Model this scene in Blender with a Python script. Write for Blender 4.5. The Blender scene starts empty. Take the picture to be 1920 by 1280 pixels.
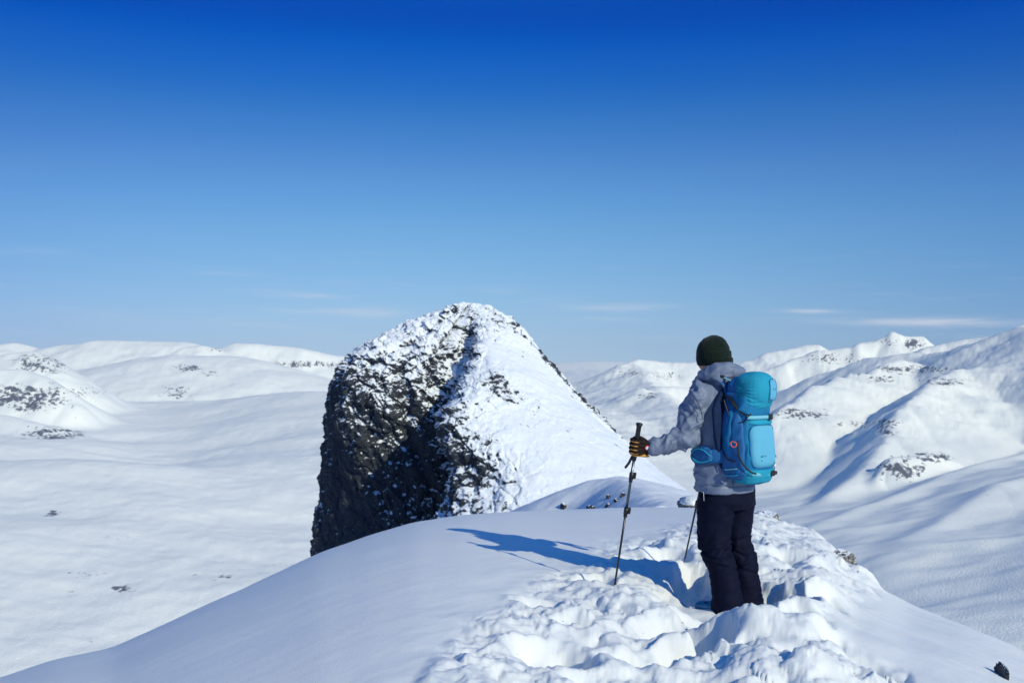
import bpy, bmesh, math, random
import numpy as np
from mathutils import Vector, Matrix

# ------------------------------------------------------------------ camera, sky, sun, exposure
SC = bpy.context.scene
COL = SC.collection
F = 35.0 / 36.0 * 1920.0          # focal length in pixels of the 1920 px wide photograph
HZ = 685.0                        # row of the horizon in it
cam_d = bpy.data.cameras.new("camera")
cam_d.lens = 35.0
cam_d.sensor_width = 36.0
cam_d.shift_y = (HZ - 640.0) / 1920.0
cam_d.clip_start = 0.1
cam_d.clip_end = 60000.0
cam_d.dof.use_dof = True
cam_d.dof.focus_distance = 6.6
cam_d.dof.aperture_fstop = 5.6
cam = bpy.data.objects.new("camera", cam_d)
COL.objects.link(cam)
cam.location = (0, 0, 0)
cam.rotation_euler = (math.radians(90), 0, 0)
SC.camera = cam

SUN_AZ = math.radians(39.0)       # the sun stands behind the camera, this far round to its right
SUN_EL = math.radians(29.0)
SUN = np.array([math.sin(SUN_AZ) * math.cos(SUN_EL), -math.cos(SUN_AZ) * math.cos(SUN_EL), math.sin(SUN_EL)])

world = bpy.data.worlds.new("World")
SC.world = world
world.use_nodes = True
wt = world.node_tree
for n in list(wt.nodes):
    wt.nodes.remove(n)


def wn(kind, **kw):
    n = wt.nodes.new(kind)
    for k, v in kw.items():
        setattr(n, k, v)
    return n


def wmath(op, a, b=None, c=None, clamp=False):
    n = wn('ShaderNodeMath', operation=op)
    n.use_clamp = clamp
    for i, v in enumerate((a, b, c)):
        if v is None:
            continue
        if isinstance(v, (int, float)):
            n.inputs[i].default_value = v
        else:
            wt.links.new(v, n.inputs[i])
    return n.outputs[0]


sky = wn('ShaderNodeTexSky')
sky.sky_type = 'NISHITA'
sky.sun_disc = False
sky.sun_elevation = SUN_EL
sky.sun_rotation = math.pi - SUN_AZ
sky.altitude = 1800.0
sky.air_density = 1.0
sky.dust_density = 0.2
sky.ozone_density = 3.0
tc = wn('ShaderNodeTexCoord')
sep = wn('ShaderNodeSeparateXYZ')
wt.links.new(tc.outputs['Generated'], sep.inputs[0])
# high, dry mountain air: the blue deepens steadily away from the horizon
ramp = wn('ShaderNodeValToRGB')
cr = ramp.color_ramp
cr.interpolation = 'CARDINAL'
SKY_RAMP = [(0.0, (0.315, 0.443, 0.732)), (0.019, (0.335, 0.433, 0.657)), (0.045, (0.366, 0.452, 0.609)), (0.098, (0.381, 0.514, 0.625)),
            (0.15, (0.342, 0.536, 0.668)), (0.20, (0.255, 0.476, 0.688)), (0.25, (0.106, 0.388, 0.703)), (0.30, (0.012, 0.287, 0.756)),
            (0.345, (0.004, 0.235, 0.76)), (0.50, (0.10, 0.55, 1.15)), (0.66, (0.20, 0.78, 1.22)), (1.0, (0.28, 1.08, 1.56))]
while len(cr.elements) < len(SKY_RAMP):
    cr.elements.new(0.5)
for e, (p, c) in zip(cr.elements, SKY_RAMP):
    e.position = p
    e.color = (c[0] / 2.1, c[1] / 2.1, c[2] / 2.1, 1)
wt.links.new(sep.outputs['Z'], ramp.inputs[0])
dbl = wn('ShaderNodeMix', data_type='RGBA', blend_type='MULTIPLY')
dbl.inputs['Factor'].default_value = 1.0
wt.links.new(ramp.outputs[0], dbl.inputs['A'])
dbl.inputs['B'].default_value = (2.1, 2.1, 2.1, 1)
mul = wn('ShaderNodeMix', data_type='RGBA', blend_type='MULTIPLY')
mul.inputs['Factor'].default_value = 1.0
wt.links.new(sky.outputs[0], mul.inputs['A'])
wt.links.new(dbl.outputs['Result'], mul.inputs['B'])
# thin wisps of high cloud, low over the horizon
az = wmath('ARCTAN2', sep.outputs['X'], sep.outputs['Y'])
el = wmath('ARCSINE', sep.outputs['Z'])
comb = wn('ShaderNodeCombineXYZ')
wt.links.new(wmath('MULTIPLY', az, 9.0), comb.inputs[0])
wt.links.new(wmath('MULTIPLY', el, 120.0), comb.inputs[1])
cn = wn('ShaderNodeTexNoise')
cn.inputs['Scale'].default_value = 1.0
cn.inputs['Detail'].default_value = 6.0
cn.inputs['Roughness'].default_value = 0.6
cn.inputs['Distortion'].default_value = 0.4
wt.links.new(comb.outputs[0], cn.inputs['Vector'])
band = wmath('MULTIPLY', wmath('SMOOTH_MIN', wmath('MULTIPLY', wmath('SUBTRACT', el, 0.012), 60.0, clamp=True),
                               wmath('MULTIPLY', wmath('SUBTRACT', 0.12, el), 20.0, clamp=True), 0.1), 1.0)
cloud = wmath('MULTIPLY', wmath('MULTIPLY', wmath('SUBTRACT', cn.outputs[0], 0.56), 3.5, clamp=True), band)
cloud = wmath('MULTIPLY', cloud, 0.22)
for (px, py, w, h, s) in [(685, 583, 60, 9, .6), (545, 552, 75, 6, .28), (560, 583, 60, 4, .22), (1150, 577, 85, 7, .38), (1245, 571, 70, 4, .22),
                          (1750, 603, 150, 7, .75), (1520, 583, 52, 4, .45), (1150, 600, 60, 5, .15), (925, 546, 55, 5, .15), (430, 513, 60, 5, .14),
                          (160, 590, 80, 9, .14), (480, 608, 110, 7, .16), (1870, 632, 60, 6, .2), (70, 470, 60, 9, .08)]:
    a0 = math.atan2(px - 960, F)
    e0 = math.atan2(HZ - py, math.hypot(F, px - 960))
    da = wmath('MULTIPLY', wmath('SUBTRACT', az, a0), F / w)
    de = wmath('MULTIPLY', wmath('ADD', wmath('SUBTRACT', el, e0), wmath('MULTIPLY', wmath('SUBTRACT', az, a0), 0.03)), F / h)
    r2 = wmath('ADD', wmath('MULTIPLY', da, da), wmath('MULTIPLY', de, de))
    g = wmath('EXPONENT', wmath('MULTIPLY', r2, -1.0))
    g = wmath('MULTIPLY', wmath('MULTIPLY', g, wmath('MULTIPLY', wmath('SUBTRACT', cn.outputs[0], 0.30), 3.4, clamp=True)), s * 1.25)
    cloud = wmath('ADD', cloud, g)
# the sky's tone differs a little from side to side (further from / nearer to the sun)
sx = wmath('MAXIMUM', wmath('MINIMUM', sep.outputs['X'], 0.5), -0.5)
sx2 = wmath('MULTIPLY', sx, sx)
azc = wn('ShaderNodeCombineXYZ')
for i_, (ca_, cb_) in enumerate(((-0.95, 0.0), (-0.70, 0.13), (-0.22, 0.22))):
    wt.links.new(wmath('ADD', wmath('ADD', wmath('MULTIPLY', sx2, ca_), wmath('MULTIPLY', sx, cb_)), 1.0), azc.inputs[i_])
mul2 = wn('ShaderNodeMix', data_type='RGBA', blend_type='MULTIPLY')
mul2.inputs['Factor'].default_value = 1.0
wt.links.new(mul.outputs['Result'], mul2.inputs['A'])
wt.links.new(azc.outputs[0], mul2.inputs['B'])
cmix = wn('ShaderNodeMix', data_type='RGBA', blend_type='MIX')
wt.links.new(wmath('MINIMUM', cloud, 0.8), cmix.inputs['Factor'])
wt.links.new(mul2.outputs['Result'], cmix.inputs['A'])
cmix.inputs['B'].default_value = (4.1, 4.5, 5.3, 1)
bg = wn('ShaderNodeBackground')
bg.inputs['Strength'].default_value = 0.15
wt.links.new(cmix.outputs['Result'], bg.inputs['Color'])
wo = wn('ShaderNodeOutputWorld')
wt.links.new(bg.outputs[0], wo.inputs['Surface'])

sun_d = bpy.data.lights.new("sun", 'SUN')
sun_d.energy = 3.5
sun_d.angle = math.radians(0.53)
sun_d.color = (1.0, 0.945, 0.70)
sun = bpy.data.objects.new("sun", sun_d)
COL.objects.link(sun)
sun.rotation_euler = Vector(SUN).to_track_quat('Z', 'Y').to_euler()

SC.cycles.max_bounces = 12
SC.cycles.diffuse_bounces = 8
SC.view_settings.view_transform = 'Standard'
SC.view_settings.look = 'None'
SC.view_settings.exposure = 0.0
SC.view_settings.gamma = 1.0
SC.view_settings.use_curve_mapping = False


# ------------------------------------------------------------------ helpers
def P(px, py, d):
    """the place seen at photo pixel (px, py) at depth d metres"""
    return np.array([(px - 960.0) / F * d, d, (HZ - py) / F * d])


def tag(o, label=None, cat=None, group=None, kind=None):
    if label: o['label'] = label
    if cat: o['category'] = cat
    if group: o['group'] = group
    if kind: o['kind'] = kind
    return o


def empty(name, loc=(0, 0, 0)):
    o = bpy.data.objects.new(name, None)
    o.empty_display_size = 0.2
    COL.objects.link(o)
    o.location = loc
    return o


def mesh_obj(name, verts, faces, mat=None, parent=None, smooth=True):
    me = bpy.data.meshes.new(name)
    verts = np.asarray(verts, dtype=np.float32)
    faces = np.asarray(faces, dtype=np.int32)
    k = faces.shape[1]
    me.vertices.add(len(verts))
    me.vertices.foreach_set('co', verts.ravel())
    me.loops.add(len(faces) * k)
    me.loops.foreach_set('vertex_index', faces.ravel())
    me.polygons.add(len(faces))
    me.polygons.foreach_set('loop_start', np.arange(0, len(faces) * k, k, dtype=np.int32))
    me.polygons.foreach_set('loop_total', np.full(len(faces), k, dtype=np.int32))
    me.update(calc_edges=True)
    me.validate()
    if smooth:
        me.polygons.foreach_set('use_smooth', np.ones(len(me.polygons), dtype=bool))
    o = bpy.data.objects.new(name, me)
    COL.objects.link(o)
    if mat: me.materials.append(mat)
    if parent:
        o.parent = parent
        o.matrix_parent_inverse = Matrix.Translation(-Vector(parent.location))
    return o


def grid_faces(nr, nc, wrap=False, flip=False):
    i = np.arange(nr * nc, dtype=np.int32).reshape(nr, nc)
    if wrap:
        i = np.concatenate([i, i[:, :1]], axis=1)
    f = np.stack([i[:-1, :-1], i[:-1, 1:], i[1:, 1:], i[1:, :-1]], -1).reshape(-1, 4)
    return f[:, ::-1] if flip else f


def vattr(o, name, arr):
    a = o.data.attributes.new(name, 'FLOAT', 'POINT')
    a.data.foreach_set('value', np.asarray(arr, dtype=np.float32).ravel())


_rng = np.random.RandomState(7)
_perm = np.concatenate([_rng.permutation(256)] * 3).astype(np.int32)
_g2 = np.stack([np.cos(np.arange(256) * 2.399), np.sin(np.arange(256) * 2.399)], -1).astype(np.float32)
_g3 = _rng.normal(size=(256, 3)).astype(np.float32)
_g3 /= np.linalg.norm(_g3, axis=1, keepdims=True)


def pn2(x, y, seed=0):
    x = np.asarray(x, dtype=np.float64) + seed * 37.17
    y = np.asarray(y, dtype=np.float64) + seed * 11.73
    xi = np.floor(x); yi = np.floor(y)
    fx = (x - xi).astype(np.float32); fy = (y - yi).astype(np.float32)
    xi = xi.astype(np.int32) & 255; yi = yi.astype(np.int32) & 255
    u = fx * fx * fx * (fx * (fx * 6 - 15) + 10); v = fy * fy * fy * (fy * (fy * 6 - 15) + 10)

    def g(ix, iy, dx, dy):
        h = _perm[_perm[(ix) & 255] + ((iy) & 255)] & 255
        gg = _g2[h]
        return gg[..., 0] * dx + gg[..., 1] * dy
    a = g(xi, yi, fx, fy); b = g(xi + 1, yi, fx - 1, fy); c = g(xi, yi + 1, fx, fy - 1); d = g(xi + 1, yi + 1, fx - 1, fy - 1)
    return ((a + (b - a) * u) * (1 - v) + (c + (d - c) * u) * v) * 1.5


def pn3(x, y, z, seed=0):
    x = np.asarray(x, dtype=np.float64) + seed * 17.31; y = np.asarray(y, dtype=np.float64) + seed * 5.7; z = np.asarray(z, dtype=np.float64) + seed * 9.1
    xi = np.floor(x); yi = np.floor(y); zi = np.floor(z)
    fx = (x - xi).astype(np.float32); fy = (y - yi).astype(np.float32); fz = (z - zi).astype(np.float32)
    xi = xi.astype(np.int32) & 255; yi = yi.astype(np.int32) & 255; zi = zi.astype(np.int32) & 255
    u = fx * fx * (3 - 2 * fx); v = fy * fy * (3 - 2 * fy); w = fz * fz * (3 - 2 * fz)
    r = 0
    for dx in (0, 1):
        wx = u if dx else 1 - u
        for dy in (0, 1):
            wy = v if dy else 1 - v
            for dz in (0, 1):
                wz = w if dz else 1 - w
                h = _perm[_perm[_perm[(xi + dx) & 255] + ((yi + dy) & 255)] + ((zi + dz) & 255)] & 255
                gg = _g3[h]
                r = r + wx * wy * wz * (gg[..., 0] * (fx - dx) + gg[..., 1] * (fy - dy) + gg[..., 2] * (fz - dz))
    return r * 1.6


def fbm2(x, y, oct=4, seed=0, gain=0.5, lac=2.03, mode='n'):
    s = 0; a = 1.0; t = 0
    for k in range(oct):
        n = pn2(x, y, seed + k * 3)
        if mode == 'b': n = np.abs(n) * 2 - 0.6
        if mode == 'r': n = 0.6 - np.abs(n) * 2
        s = s + n * a; t += a; a *= gain
        x = np.asarray(x) * lac; y = np.asarray(y) * lac
    return s / t


def fbm3(x, y, z, oct=4, seed=0, gain=0.5, lac=2.03, mode='n'):
    s = 0; a = 1.0; t = 0
    for k in range(oct):
        n = pn3(x, y, z, seed + k * 3)
        if mode == 'b': n = np.abs(n) * 2 - 0.6
        if mode == 'r': n = 0.6 - np.abs(n) * 2
        s = s + n * a; t += a; a *= gain
        x = x * lac; y = y * lac; z = z * lac
    return s / t


def worley(co, seed=0):
    """nearest-cell distance, a random value of that cell, and the gap to the second nearest"""
    co = [np.asarray(c, dtype=np.float64) for c in co]
    ci = [np.floor(c).astype(np.int32) for c in co]
    d1 = np.full(co[0].shape, 9.0); d2 = d1.copy(); rid = np.zeros(co[0].shape)
    rg = np.random.RandomState(90 + seed)
    tabs = [rg.rand(4096) for _ in range(len(co) + 1)]
    offs = [(-1, 0, 1)] * len(co)
    import itertools
    for of in itertools.product(*offs):
        h = np.zeros(co[0].shape, np.int64)
        for c, o, k in zip(ci, of, (73856093, 19349663, 83492791)):
            h ^= (c + o).astype(np.int64) * k
        h = (h ^ (h >> 13)) & 4095
        d = 0
        for a, c, o, t in zip(co, ci, of, tabs):
            d = d + (c + o + t[h] - a) ** 2
        d = np.sqrt(d)
        n = d < d1
        d2 = np.where(n, d1, np.minimum(d2, d)); rid = np.where(n, tabs[-1][h], rid); d1 = np.where(n, d, d1)
    return d1, rid, d2 - d1


def sstep(a, b, x):
    t = np.clip((x - a) / (b - a), 0, 1)
    return t * t * (3 - 2 * t)


# ------------------------------------------------------------------ materials
def new_mat(name):
    m = bpy.data.materials.new(name)
    m.use_nodes = True
    nt = m.node_tree
    b = nt.nodes['Principled BSDF']
    return m, nt, b


def node(nt, kind, ins=None, **kw):
    n = nt.nodes.new(kind)
    for k, v in kw.items():
        setattr(n, k, v)
    for k, v in (ins or {}).items():
        if hasattr(v, 'is_output') or isinstance(v, bpy.types.NodeSocket):
            nt.links.new(v, n.inputs[k])
        else:
            n.inputs[k].default_value = v
    return n


def simple(name, col, rough=0.6, spec=0.4, var=0.12, scale=30.0, bump=0.0, bscale=200.0, metal=0.0, sheen=0.0):
    m, nt, b = new_mat(name)
    t = node(nt, 'ShaderNodeTexCoord')
    nz = node(nt, 'ShaderNodeTexNoise', {'Vector': t.outputs['Object'], 'Scale': scale, 'Detail': 4.0})
    cr = node(nt, 'ShaderNodeValToRGB', {0: nz.outputs[0]})
    cr.color_ramp.elements[0].position = 0.3; cr.color_ramp.elements[1].position = 0.7
    lo = [c * (1 - var) for c in col]; hi = [min(1, c * (1 + var)) for c in col]
    cr.color_ramp.elements[0].color = (*lo, 1); cr.color_ramp.elements[1].color = (*hi, 1)
    nt.links.new(cr.outputs[0], b.inputs['Base Color'])
    b.inputs['Roughness'].default_value = rough
    b.inputs['Specular IOR Level'].default_value = spec
    b.inputs['Metallic'].default_value = metal
    if sheen: b.inputs['Sheen Weight'].default_value = sheen
    if bump:
        nb = node(nt, 'ShaderNodeTexNoise', {'Vector': t.outputs['Object'], 'Scale': bscale, 'Detail': 3.0})
        bm = node(nt, 'ShaderNodeBump', {'Height': nb.outputs[0], 'Strength': bump, 'Distance': 0.002})
        nt.links.new(bm.outputs[0], b.inputs['Normal'])
    return m


def snow_near():
    m, nt, b = new_mat('snow')
    t = node(nt, 'ShaderNodeTexCoord')
    n1 = node(nt, 'ShaderNodeTexNoise', {'Vector': t.outputs['Object'], 'Scale': 90.0, 'Detail': 5.0, 'Roughness': 0.65})
    n2 = node(nt, 'ShaderNodeTexNoise', {'Vector': t.outputs['Object'], 'Scale': 14.0, 'Detail': 4.0, 'Roughness': 0.55})
    add = node(nt, 'ShaderNodeMath', {0: n1.outputs[0], 1: n2.outputs[0]}, operation='ADD')
    bm = node(nt, 'ShaderNodeBump', {'Height': add.outputs[0], 'Strength': 0.35, 'Distance': 0.006})
    nt.links.new(bm.outputs[0], b.inputs['Normal'])
    b.inputs['Base Color'].default_value = (0.76, 0.79, 0.78, 1)
    b.inputs['Roughness'].default_value = 0.55
    b.inputs['Specular IOR Level'].default_value = 0.25
    b.inputs['Subsurface Weight'].default_value = 0.35
    b.inputs['Subsurface Radius'].default_value = (0.6, 0.8, 1.0)
    b.inputs['Subsurface Scale'].default_value = 0.02
    # single grains that catch the sun
    v = node(nt, 'ShaderNodeTexVoronoi', {'Vector': t.outputs['Object'], 'Scale': 75.0})
    gr = node(nt, 'ShaderNodeSeparateColor', {0: v.outputs['Color']})
    g1 = node(nt, 'ShaderNodeMath', {0: gr.outputs[0], 1: 0.992}, operation='GREATER_THAN')
    g2 = node(nt, 'ShaderNodeMath', {0: v.outputs['Distance'], 1: 0.22}, operation='LESS_THAN')
    g = node(nt, 'ShaderNodeMath', {0: g1.outputs[0], 1: g2.outputs[0]}, operation='MULTIPLY')
    rr = node(nt, 'ShaderNodeMapRange', {0: g.outputs[0], 3: 0.55, 4: 0.12})
    nt.links.new(rr.outputs[0], b.inputs['Roughness'])
    nt.links.new(g.outputs[0], b.inputs['Metallic'])
    return m


def mountain_mat(name, rock_lo, rock_hi, s1, bumpd, snow=(0.88, 0.90, 0.83)):
    """snow with rock where the vertex attribute 'rock' says the ground is bare"""
    m, nt, b = new_mat(name)
    t = node(nt, 'ShaderNodeTexCoord')
    a = node(nt, 'ShaderNodeAttribute', attribute_name='rock')
    n1 = node(nt, 'ShaderNodeTexNoise', {'Vector': t.outputs['Object'], 'Scale': s1, 'Detail': 8.0, 'Roughness': 0.65})
    n2 = node(nt, 'ShaderNodeTexNoise', {'Vector': t.outputs['Object'], 'Scale': s1 * 4, 'Detail': 5.0, 'Roughness': 0.6})
    cr = node(nt, 'ShaderNodeValToRGB', {0: n2.outputs[0]})
    cr.color_ramp.elements[0].position = 0.32; cr.color_ramp.elements[1].position = 0.68
    cr.color_ramp.elements[0].color = (*rock_lo, 1); cr.color_ramp.elements[1].color = (*rock_hi, 1)
    k = node(nt, 'ShaderNodeMath', {0: n1.outputs[0], 1: 0.5}, operation='SUBTRACT')
    k = node(nt, 'ShaderNodeMath', {0: k.outputs[0], 1: 1.6, 2: a.outputs['Fac']}, operation='MULTIPLY_ADD')
    mr = node(nt, 'ShaderNodeMapRange', {0: k.outputs[0], 1: 0.42, 2: 0.58})
    mx = node(nt, 'ShaderNodeMix', {'Factor': mr.outputs[0], 'B': cr.outputs[0]}, data_type='RGBA')
    mx.inputs['A'].default_value = (*snow, 1)
    nt.links.new(mx.outputs['Result'], b.inputs['Base Color'])
    b.inputs['Roughness'].default_value = 0.75
    b.inputs['Specular IOR Level'].default_value = 0.15
    bm = node(nt, 'ShaderNodeBump', {'Height': n2.outputs[0], 'Strength': 0.5, 'Distance': bumpd})
    nt.links.new(bm.outputs[0], b.inputs['Normal'])
    return m


M_SNOW = snow_near()
M_PEAK = mountain_mat('peak_rock_and_snow', (0.008, 0.010, 0.014), (0.068, 0.080, 0.100), 0.9, 0.25, (0.76, 0.81, 0.86))
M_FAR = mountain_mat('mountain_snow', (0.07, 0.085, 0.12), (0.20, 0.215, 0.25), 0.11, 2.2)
M_KNOLL = mountain_mat('knoll_snow', (0.02, 0.02, 0.024), (0.10, 0.10, 0.10), 2.0, 0.02, (0.76, 0.80, 0.82))

# ------------------------------------------------------------------ the snow dome we stand on
SKL = np.array([(-1200, 1560), (-500, 1420), (0, 1268), (100, 1236), (210, 1214), (330, 1160), (450, 1106), (600, 1035), (700, 1000), (780, 978), (870, 965), (950, 959),
                (1050, 956), (1100, 953), (1180, 951), (1250, 950), (1290, 951), (1350, 953), (1400, 956), (1440, 972), (1480, 996), (1530, 1010),
                (1560, 1035), (1600, 1074), (1640, 1096), (1700, 1130), (1800, 1168), (1900, 1214), (1950, 1235), (2400, 1440), (3000, 1650)], dtype=float)
YC = np.array([(-1200, 5.0), (0, 6.3), (400, 8.0), (700, 10.5), (870, 12.2), (1100, 15.0), (1300, 16.5), (1420, 14.5), (1520, 11.5), (1650, 10.0), (1920, 8.5), (3000, 6.0)], dtype=float)
_pxs = np.arange(-1400, 3200, 10.0)


def _smooth(tab, w):
    v = np.interp(_pxs, tab[:, 0], tab[:, 1])
    k = np.exp(-0.5 * (np.arange(-30, 31) * 10.0 / w) ** 2); k /= k.sum()
    vp = np.pad(v, 30, mode='edge')
    return np.convolve(vp, k, 'valid')


_skl = _smooth(SKL, 16); _yc = _smooth(YC, 80)


def dome(x, y):
    """base height of the dome: rounded, falling away past its crest on every side"""
    yy = np.maximum(y, 0.6)
    px = np.clip(960 + F * x / yy, -1400, 3190)
    e = -(np.interp(px, _pxs, _skl) - HZ) / F
    yc = np.interp(px, _pxs, _yc)
    t = yy / yc
    near = e * yy - 1.60 * (1 - t) ** 2
    q = yy - yc
    far = e * yy - 0.045 * np.minimum(q, 9) ** 2 - 0.80 * np.maximum(q - 9, 0)
    return np.where(t < 1, near, far)


def poly_sd(px, py, poly):
    """signed distance to a polygon, positive inside"""
    poly = np.asarray(poly, float)
    d = np.full(px.shape, 1e9); inside = np.zeros(px.shape, bool)
    n = len(poly)
    for i in range(n):
        a = poly[i]; b = poly[(i + 1) % n]
        e = b - a
        wx = px - a[0]; wy = py - a[1]
        t = np.clip((wx * e[0] + wy * e[1]) / (e @ e), 0, 1)
        d = np.minimum(d, np.hypot(wx - e[0] * t, wy - e[1] * t))
        c = ((a[1] > py) != (b[1] > py))
        with np.errstate(divide='ignore', invalid='ignore'):
            xi = (b[0] - a[0]) * (py - a[1]) / (b[1] - a[1]) + a[0]
        inside ^= (c & (px < xi))
    return np.where(inside, d, -d)


def base_hit(px, py):
    """point of the dome seen at a photo pixel (first crossing)"""
    ys = np.linspace(2.5, 24, 1500)
    xs = (px - 960) / F * ys
    hz = dome(xs, ys)
    line = (HZ - py) / F * ys
    k = np.argmax(line <= hz)
    if line[k] > hz[k]: k = np.argmin(line - hz)
    return xs[k], ys[k], hz[k]


TRAMPLED = [(640, 1420), (790, 1268), (850, 1190), (905, 1150), (960, 1112), (1000, 1080), (1070, 1060), (1130, 1045), (1100, 1022), (1180, 1003), (1240, 992), (1330, 966),
            (1420, 945), (1500, 970), (1600, 1040), (1660, 1090), (1640, 1130), (1560, 1150), (1590, 1200), (1700, 1262), (1760, 1420)]
# (px, py, radius x, radius y, height): dug holes and thrown-up heaps of the trodden snow
FEATURES = [
    (1362, 1150, .30, .20, -.17), (1322, 1146, .13, .10, -.07), (1400, 1130, .13, .14, -.07), (1330, 1130, .12, .12, -.06),
    (1258, 1182, .20, .20, -.20), (1318, 1192, .15, .22, -.20), (1290, 1225, .16, .18, -.20), (1238, 1232, .13, .13, -.08),
    (1458, 1118, .22, .24, -.20), (1420, 1098, .16, .2, -.12), (1505, 1150, .10, .10, -.06), (1615, 1222, .24, .18, -.16), (1555, 1128, .10, .15, -.08),
    (1040, 1232, .20, .22, -.16), (1003, 1134, .10, .12, -.10), (1075, 1180, .10, .15, -.05), (1120, 1090, .14, .16, -.07),
    (1178, 1238, .09, .1, -.10), (1690, 1262, .25, .2, -.14), (1330, 1240, .16, .12, -.10), (1260, 1052, .22, .35, -.10), (1305, 1095, .14, .4, -.16),
    (1215, 1030, .14, .2, -.05), (1480, 1050, .16, .18, -.07), (1500, 1225, .12, .2, -.06),
    (1382, 1180, .24, .10, .035), (1313, 1240, .12, .15, .13), (1400, 1240, .34, .2, .05), (1537, 1010, .36, .8, .14), (1462, 1040, .3, .35, .10),
    (1205, 1075, .34, .3, .12), (1140, 1120, .26, .22, .09), (1190, 1140, .3, .16, .07), (1060, 1150, .22, .2, .07), (1045, 1185, .2, .15, .06),
    (1548, 1112, .18, .14, .10), (1500, 1090, .26, .18, .08), (1610, 1085, .32, .3, .10), (1215, 1160, .18, .14, .06), (1470, 1180, .28, .14, .06),
    (985, 1215, .14, .22, .05), (1120, 1255, .2, .14, .07), (1570, 1262, .3, .16, .08), (1240, 1268, .18, .1, .06), (1395, 1065, .35, .3, .04),
    (1350, 1172, .12, .06, .03), (1430, 1146, .12, .08, .06), (1285, 1030, .2, .3, .09),
]
_feat = []
for (a, b, rx, ry, hh) in FEATURES:
    fx, fy, fz = base_hit(a, b)
    _feat.append((fx, fy, rx, ry, hh))
rr = random.Random(11)
for k in range(120):          # loose lumps kicked up all over the trodden part
    a = rr.uniform(800, 1680); b = rr.uniform(990, 1290)
    fx, fy, fz = base_hit(a, b)
    s = rr.uniform(.04, .14)
    _feat.append((fx, fy, s * rr.uniform(1, 1.7), s * rr.uniform(.8, 1.3), rr.choice((1, 1, -1)) * s * rr.uniform(.15, .3)))


def snow_surface(x, y):
    h0 = dome(x, y)
    yy = np.maximum(y, 0.6)
    px = 960 + F * x / yy; py = HZ - F * h0 / yy
    # the trodden area as a patch of ground (its edge wanders)
    wob = 26 * fbm2(x * 2.1, y * 1.3, 4, seed=5)
    m = sstep(-12, 34, poly_sd(px, py, TRAMPLED) + wob)
    m = m * sstep(22, 17, y)
    wx = x + .10 * fbm2(x * 3, y * 3, 3, seed=21); wy = y + .10 * fbm2(x * 3, y * 3, 3, seed=31)
    lum = 0.066 * fbm2(wx * 1.7, wy * 1.5, 2, seed=2, mode='b') + 0.026 * fbm2(wx * 4.0, wy * 3.6, 3, seed=9, mode='b') \
        + 0.016 * fbm2(wx * 9, wy * 9, 3, seed=14, mode='b') * (.35 + .9 * sstep(-.3, .5, pn2(wx * 1.3, wy * 1.3, 15))) + 0.006 * fbm2(wx * 26, wy * 30, 3, seed=17)
    for (sc, am, thr, sd) in ((6.5, .034, .62, 1), (15.0, .016, .50, 2), (34.0, .004, .45, 3)):
        d1, rid, gap = worley((wx * sc, wy * sc), sd)
        lum = lum + am * np.clip((rid - thr) / (1 - thr), 0, 1) * np.sqrt(np.clip(1 - (d1 / .62) ** 2, 0, 1)) * sstep(-.5, .3, pn2(wx * 1.1, wy * 1.1, 60 + sd))
    h = h0 + m * (lum + 0.01)
    f = np.zeros_like(h)
    for (fx, fy, rx, ry, hh) in _feat:
        sel = (np.abs(x - fx) < rx * 2.2) & (np.abs(y - fy) < ry * 2.2)
        if not sel.any(): continue
        r = np.sqrt(((wx[sel] - fx) / rx) ** 2 + ((wy[sel] - fy) / ry) ** 2)
        if hh < 0:
            f[sel] += hh * 1.0 * (1 - sstep(.55, 1.2, r))
        else:
            f[sel] += hh * .85 * np.exp(-r ** 2.6 * .9)
    h = h + f * np.maximum(m, 0.0)
    # the hiker has stamped out a hollow to stand in
    st_w = 1 - sstep(.55, 1.15, np.hypot((x - 1.31) / .42, (y - 6.28) / .46))
    h = h * (1 - st_w) + np.minimum(h, h0 - .105 + .28 * (h - h0)) * st_w
    # wind-packed slope: faint ripples and streaks running down to the left
    sm = 1 - m
    st = x * .55 + y * .83; sn = -x * .83 + y * .55
    h = h + sm * (0.0018 * fbm2(sn * 9, st * 2.2, 3, seed=41) + 0.012 * fbm2(x * .9, y * .9, 2, seed=43))
    edge = sstep(-130, -5, poly_sd(px, py, TRAMPLED)) * sm * sstep(1100, 900, px)
    h = h + edge * (0.010 * fbm2(sn * 5, st * 1.8, 3, seed=47))
    # driven ridges on the right shoulder
    rs = sstep(1500, 1640, px) * sm * sstep(14, 10, y)
    h = h + rs * (0.012 * fbm2((x * .7 + y * .7) * 5, (x * .7 - y * .7) * 1.3, 4, seed=51) + 0.03 * fbm2(x * 1.2, y * 1.2, 2, seed=53))
    return h


NEAR_U = np.concatenate([np.linspace(-1.3, -.62, 26)[:-1], np.linspace(-.62, .62, 1000), np.linspace(.62, 1.3, 26)[1:]])
NEAR_Y = np.concatenate([np.linspace(-6, 3.6, 30)[:-1], 3.6 * np.exp(np.arange(0, 375) * .0036), 3.6 * np.exp(375 * .0036) * np.exp(np.arange(0, 60) * .016),
                         np.linspace(37, 420, 40)])
U, Y = np.meshgrid(NEAR_U, NEAR_Y)
X = U * np.maximum(Y, 3.6)
H = snow_surface(X, Y)
H = np.where(Y < 2.5, H + 0 * H, H)
snow_ground = mesh_obj('snow_ground', np.stack([X, Y, H], -1).reshape(-1, 3), grid_faces(*U.shape), M_SNOW)
tag(snow_ground, 'rounded snow dome, smooth on the left and trodden into lumps on the right', kind='structure')


def ground_z(x, y):
    return float(snow_surface(np.array([[x]], float), np.array([[y]], float))[0, 0])

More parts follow.
